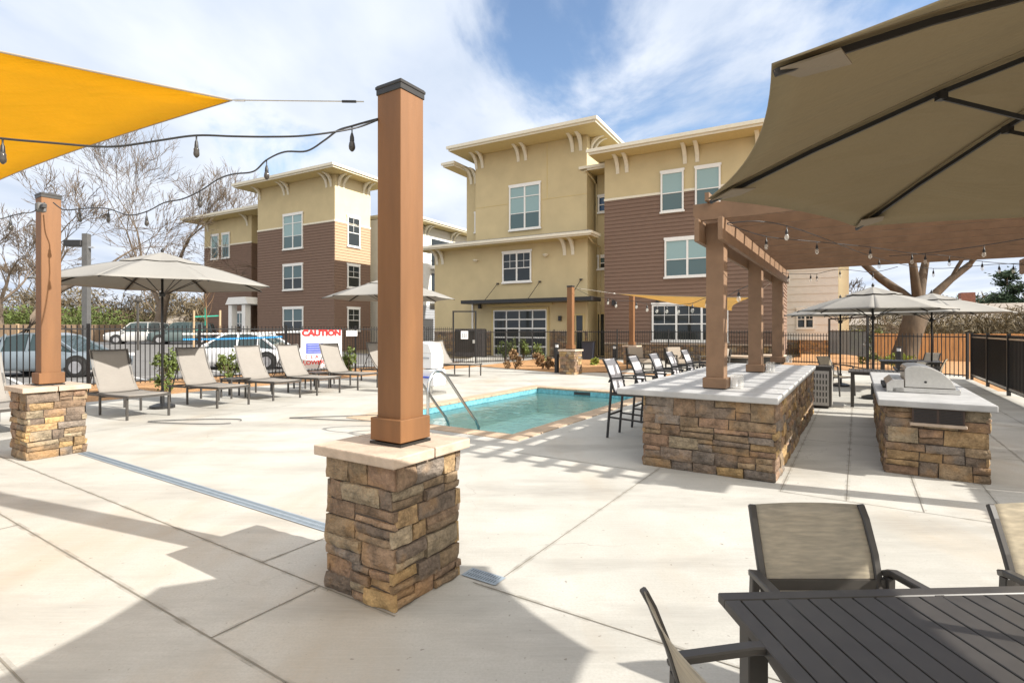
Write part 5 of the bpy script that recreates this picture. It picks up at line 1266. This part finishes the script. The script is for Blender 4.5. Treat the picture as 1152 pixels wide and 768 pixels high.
def shrub(loc, rad, leaf, label, n_=500, size=.05, seed=1, z=None, stems=7, clump=9, cat='shrub', name='shrub', group='young shrubs in the mulch beds'):
    rng = random.Random(seed); r = thing(name, loc, 0, label, cat, group); rad = tuple(q*.62 for q in rad); h_ = rad[2]
    mb = MB(); leaves(mb, (0, 0, h_*1.05), rad, n_, size, rng, clump=clump); mb.build('foliage', M[leaf], r)
    mb = MB()
    for k in range(stems):
        t = rng.uniform(0, 6.28); mb.tube([(0, 0, -.02), (rad[0]*.3*math.cos(t), rad[1]*.3*math.sin(t), h_*.6), (rad[0]*.6*math.cos(t), rad[1]*.6*math.sin(t), h_*1.4)], [.012, .008, .004], 4)
    mb.build('stems', M['twig'], r)
def gy(px, Y): return ((px-576)/600*Y, Y, 0)
for px, Y, rad, lf, lb in [(568, 26.6, (.35, .35, .75), 'leaf', 'leafy green shrub at the left corner of the garage door'), (577, 26.2, (.25, .25, .95), 'leaf', 'slim upright green shrub before the left part of the garage door'),
        (589, 27.0, (.35, .35, .95), 'leaf', 'upright green shrub before the middle of the garage door'), (607, 26.8, (.6, .5, .8), 'leaf', 'wide green shrub at the right end of the garage door'),
        (580, 21.2, (.42, .4, .48), 'leaf_r', 'reddish shrub in the mulch bed, left one nearest the pool'), (606, 22.4, (.36, .36, .5), 'leaf_r', 'reddish shrub in the mulch bed, middle of three red ones'), (617, 20.6, (.3, .3, .36), 'leaf_r', 'small reddish shrub just left of the bollard light'),
        (670, 23.5, (.3, .3, .2), 'leaf_y', 'low sprawling yellowish plant right of the far stone pillar'),
        (184, 13.6, (.42, .42, .72), 'leaf', 'leafy green shrub behind the umbrella pole at left'), (257, 16.2, (.40, .4, .6), 'leaf', 'small green shrub behind the side table at the fence'),
        (392, 18.6, (.32, .32, .75), 'leaf', 'leafy green shrub right of the caution banner'), (215, 15.8, (.22, .22, .55), 'leaf_r', 'thin reddish shrub by the fence behind the third lounger'),
        (1012, 21.6, (.7, .6, .42), 'leaf_y', 'bright yellow-green shrub at the foot of the oak'), (975, 24.5, (.5, .5, .6), 'leaf', 'green shrub beside the far right gate'), (985, 29, (.6, .6, 1.0), 'leaf', 'taller green shrub left of the oak trunk'), (960, 40, (1.4, 1, 1.3), 'leaf_y', 'yellow-green bush beyond the gate beside the grey building')]:
    shrub(gy(px, Y), rad, lf, lb, n_=650, size=.055 if Y < 30 else .12, seed=int(px))
# bare trees
def tree(loc, height, tr, seed, label, mr=None, lean=(0, 0), spread=.55, depth=7, bark='bark', forks=(2, 3), first=.28, group='bare winter trees', crown_mat=None, up=.35, ratio=.76, name='bare_tree', dirs=None, limb=None):
    rng = random.Random(seed); r = thing(name, loc, 0, label, 'tree', group); tk = MB(); tw = MB(); mr = mr or .00042*loc[1]
    def seg(p, d, Lg, rad, dep, trunk=False):
        pts = [p]; rs = [rad]; dd = d.copy(); n_ = 3 if dep < 3 else 2
        for i in range(n_):
            dd = (dd+Vector((rng.gauss(0, .12), rng.gauss(0, .12), rng.gauss(0, .06)+up*.10))).normalized(); p = p+dd*Lg/n_; pts.append(p); rs.append(rad*(1-.35*(i+1)/n_))
        (tk if dep <= 2 else tw).tube(pts, rs, 9 if dep == 0 else (6 if dep <= 2 else 3), caps=False)
        if dep >= depth: return
        k = rng.randint(*forks)+(1 if dep >= depth-2 else 0)
        for i in range(k):
            ax = Vector((rng.gauss(0, 1), rng.gauss(0, 1), rng.gauss(0, 1))).cross(dd).normalized(); ang = rng.uniform(.18, spread) if i == 0 and dep > 0 else rng.uniform(spread*.45, spread*1.25)
            nd = (Matrix.Rotation(ang, 3, ax)@dd); nd = (nd+Vector((0, 0, up*.25))).normalized()
            q = pts[-1] if i < 2 or len(pts) < 3 else pts[-2]
            seg(q, nd, Lg*ratio*rng.uniform(.8, 1.15), max(rs[-1]*(.78 if i == 0 else .6), mr), dep+1)
    base = Vector((0, 0, -.2))
    if dirs:
        d0 = Vector((lean[0], lean[1], 1)).normalized(); L0 = height*first
        pts = [base+d0*L0*t for t in (0, .12, .5, 1)]; tk.tube(pts, [tr*1.35, tr*1.05, tr*.9, tr*1.0], 14)
        for d_ in dirs: seg(pts[-1]-d0*.2, Vector(d_).normalized(), limb or height*.22, tr*.45, 1)
    else: seg(base, Vector((lean[0], lean[1], 1)).normalized(), height*first, tr, 0)
    tk.build('trunk', M[bark], r, smooth=True); tw.build('crown', M['twig'] if crown_mat is None else M[crown_mat], r)
    return r
tree((-30.5, 46, .4), 21.5, .55, 4, 'tall bare tree in the gap between the left post and the brown building', spread=.56, depth=8, forks=(2, 3), first=.21, up=.42, ratio=.79, mr=.014)
tree((-27.5, 29.5, .2), 12, .36, 9, 'bare tree with leaning trunk at the far left edge', lean=(.42, .1), spread=.62, depth=7, first=.30, up=.3)
tree((-48, 50, .4), 16, .35, 15, 'bare tree at the far left behind the board fence, left of the post', spread=.6, depth=7, first=.24)
tree((-40, 60, .4), 15, .3, 23, 'bushy bare tree behind the left umbrella', spread=.7, depth=7, first=.2)
tree((-36, 66, .4), 17, .3, 31, 'thin bare tree beside the brown building roof', spread=.55, depth=7, first=.22)
tree((-58, 64, .4), 15, .3, 37, 'bare tree farthest left on the horizon', spread=.65, depth=7, first=.22)
tree((-30, 60, .4), 11, .35, 41, 'low tangled bare tree behind the SUVs', spread=.85, depth=7, first=.16, up=.1)
tree((17.7, 24.3, 0), 15, .50, 52, 'massive oak with leaning trunk and thick limbs beyond the pergola', lean=(.30, 0), bark='bark_oak', dirs=[(-1.15, .3, 1.1), (-.5, .2, 1), (.45, .2, 1), (1.35, .2, 1.1)], first=.205, limb=3.0, depth=5, spread=.5, ratio=.7, name='oak_tree', group='trees at right')
tree((31, 52, 0), 12, .25, 61, 'bare tree left of the oak above the grey umbrella', spread=.7, depth=7, first=.2, group='trees at right')
tree((27, 36, 0), 5, .12, 67, 'small bare bushy tree just right of the oak trunk', spread=.8, depth=6, first=.18, group='trees at right', up=.2)
for i, (x, y, h_) in enumerate(((36, 40, 5), (41, 41, 6), (34, 36, 4.5))):
    tree((x, y, -.3), h_, .12, 71+i, ['bare brown bush-like tree behind the cedar fence, left of two', 'bare brown bush-like tree at the far right edge', 'low bare thicket right behind the cedar fence'][i], spread=.9, depth=6, first=.12, group='trees at right', up=.1, crown_mat='leaf_b')
# evergreens
def evergreen(loc, h_, w_, label, seed, leaf='leaf_d', n_=6500, z0=.15, size=.22, group='evergreen trees'):
    rng = random.Random(seed); r = thing('evergreen_tree', loc, 0, label, 'tree', group); mb = MB(); br = MB()
    br.tube([(0, 0, -.3), (0, 0, h_*.5), (0, 0, h_*.97)], [.03*h_, .018*h_, .004*h_], 8)
    nb = 46
    for k in range(nb):
        f = rng.random(); z = h_*(z0+(1-z0)*f); L_ = w_*(1-f*.82)*rng.uniform(.65, 1.1); t = rng.uniform(0, 6.28)
        e = Vector((math.cos(t)*L_, math.sin(t)*L_, z+L_*rng.uniform(-.05, .25))); br.tube([(0, 0, z), tuple(e)], [.006*h_, .002*h_], 4)
        for q in range(n_//nb):
            u = rng.uniform(.25, 1.05); c = Vector((0, 0, z)).lerp(e, u); c += Vector((rng.gauss(0, 1), rng.gauss(0, 1), rng.gauss(0, .45)))*w_*.11
            a = Vector((rng.gauss(0, 1), rng.gauss(0, 1), rng.gauss(0, .5))).normalized(); b = a.cross(Vector((rng.gauss(0, 1), rng.gauss(0, 1), rng.gauss(0, 1)))).normalized(); s = size*rng.uniform(.5, 1.3); mb.add([c-a*s, c+b*s*.3, c+a*s, c-b*s*.3], [(0,1,2,3)])
    br.build('trunk', M['bark'], r); mb.build('crown', M[leaf], r)
evergreen((45.5, 49, -.5), 7.6, 3.3, 'dark green conifer right of the oak, above the grey umbrella', 81, n_=8000)
evergreen((50, 47, -.5), 8.5, 4.0, 'yellow-green conifer cut by the right edge of the picture', 82, leaf='leaf', n_=9000)
# distant woods
def wood(name, pts, h_, label, leaf, n_, seed, size=.35, asp=.10, kind='stuff'):
    rng = random.Random(seed); mb = MB()
    clumps = []
    for k in range(90):
        t = rng.random()*(len(pts)-1); i = int(t); p = Vector(pts[i]).lerp(Vector(pts[i+1]), t-i); clumps.append((p.x+rng.gauss(0, 1.5), p.y+rng.gauss(0, 1.5), rng.uniform(.45, 1)*h_))
    for _ in range(n_):
        c = rng.choice(clumps); z = rng.random()**.7*c[2]; p = Vector((c[0]+rng.gauss(0, 1.1), c[1]+rng.gauss(0, 1.1), z+hgt(c[0], c[1])*.9))
        a = Vector((rng.gauss(0, 1), rng.gauss(0, 1), rng.gauss(0, 1.2))).normalized(); b = a.cross(Vector((rng.gauss(0, 1), rng.gauss(0, 1), rng.gauss(0, 1)))).normalized(); s = size*rng.uniform(.5, 1.5)
        mb.add([p-a*s, p+b*s*asp, p+a*s, p-b*s*asp], [(0,1,2,3)])
    o = mb.build(name, M[leaf]); tag(o, label, 'woodland', kind='stuff'); return o
wood('woodland', [(-75, 52, 0), (-58, 58, 0), (-44, 62, 0), (-30, 68, 0), (-16, 80, 0)], 6.0, 'dry brown brush and thicket beyond the parking lot', 'leaf_b', 60000, 91, .40)
wood('hedge', [(-64, 48.5, 0), (-52, 52.5, 0), (-42, 56, 0)], 3.8, 'green undergrowth behind the weathered board fence', 'leaf', 12000, 92, .16, .35)
wood('woodland', [(14, 60, 0), (30, 66, 0), (50, 60, 0), (75, 50, 0), (95, 35, 0)], 5.5, 'dark evergreen undergrowth behind the oak and the grey house', 'leaf_d', 30000, 93, .28, .3)
wood('woodland', [(30, 44, 0), (40, 40, 0), (52, 33, 0), (62, 26, 0)], 3.6, 'brown winter thicket behind the cedar fence at the right', 'leaf_b', 30000, 94, .30)
wood('woodland', [(-14, 95, 0), (10, 110, 0), (40, 110, 0), (90, 90, 0)], 8, 'distant wood on the horizon behind the buildings', 'leaf_b', 16000, 95, .9)
# staked young tree
r = thing('young_tree', (gy(232, 24.5)[0], 24.5, 0), 0, 'newly planted sapling tied between two pine stakes with green tape', 'tree')
rng = random.Random(99); mb = MB(); mb.tube([(0, 0, 0), (.03, 0, 1.6), (-.02, 0, 3.2), (.05, 0, 4.2)], [.03, .025, .015, .006], 6)
for k in range(12): z = rng.uniform(1.6, 3.9); t = rng.uniform(0, 6.28); mb.tube([(0, 0, z), (.35*math.cos(t), .35*math.sin(t), z+.45), (.5*math.cos(t), .5*math.sin(t), z+.9)], [.010, .007, .003], 4)
mb.build('trunk', M['leaf_r'], r)
for x in (-.58, .62): MB().tube([(x, 0, 0), (x+.02, 0, 2.45)], .045, 8).build('stake', M['wood_stake'], r)
MB().bar((-.58, 0, 2.15), (.62, 0, 2.2), .01, .05).bar((-.06, .03, 1.75), (-.06, .03, 2.6), .05, .02).bar((-.58, 0, 1.55), (.62, 0, 1.6), .008, .03).build('tie_tape', M['green_tie'], r)
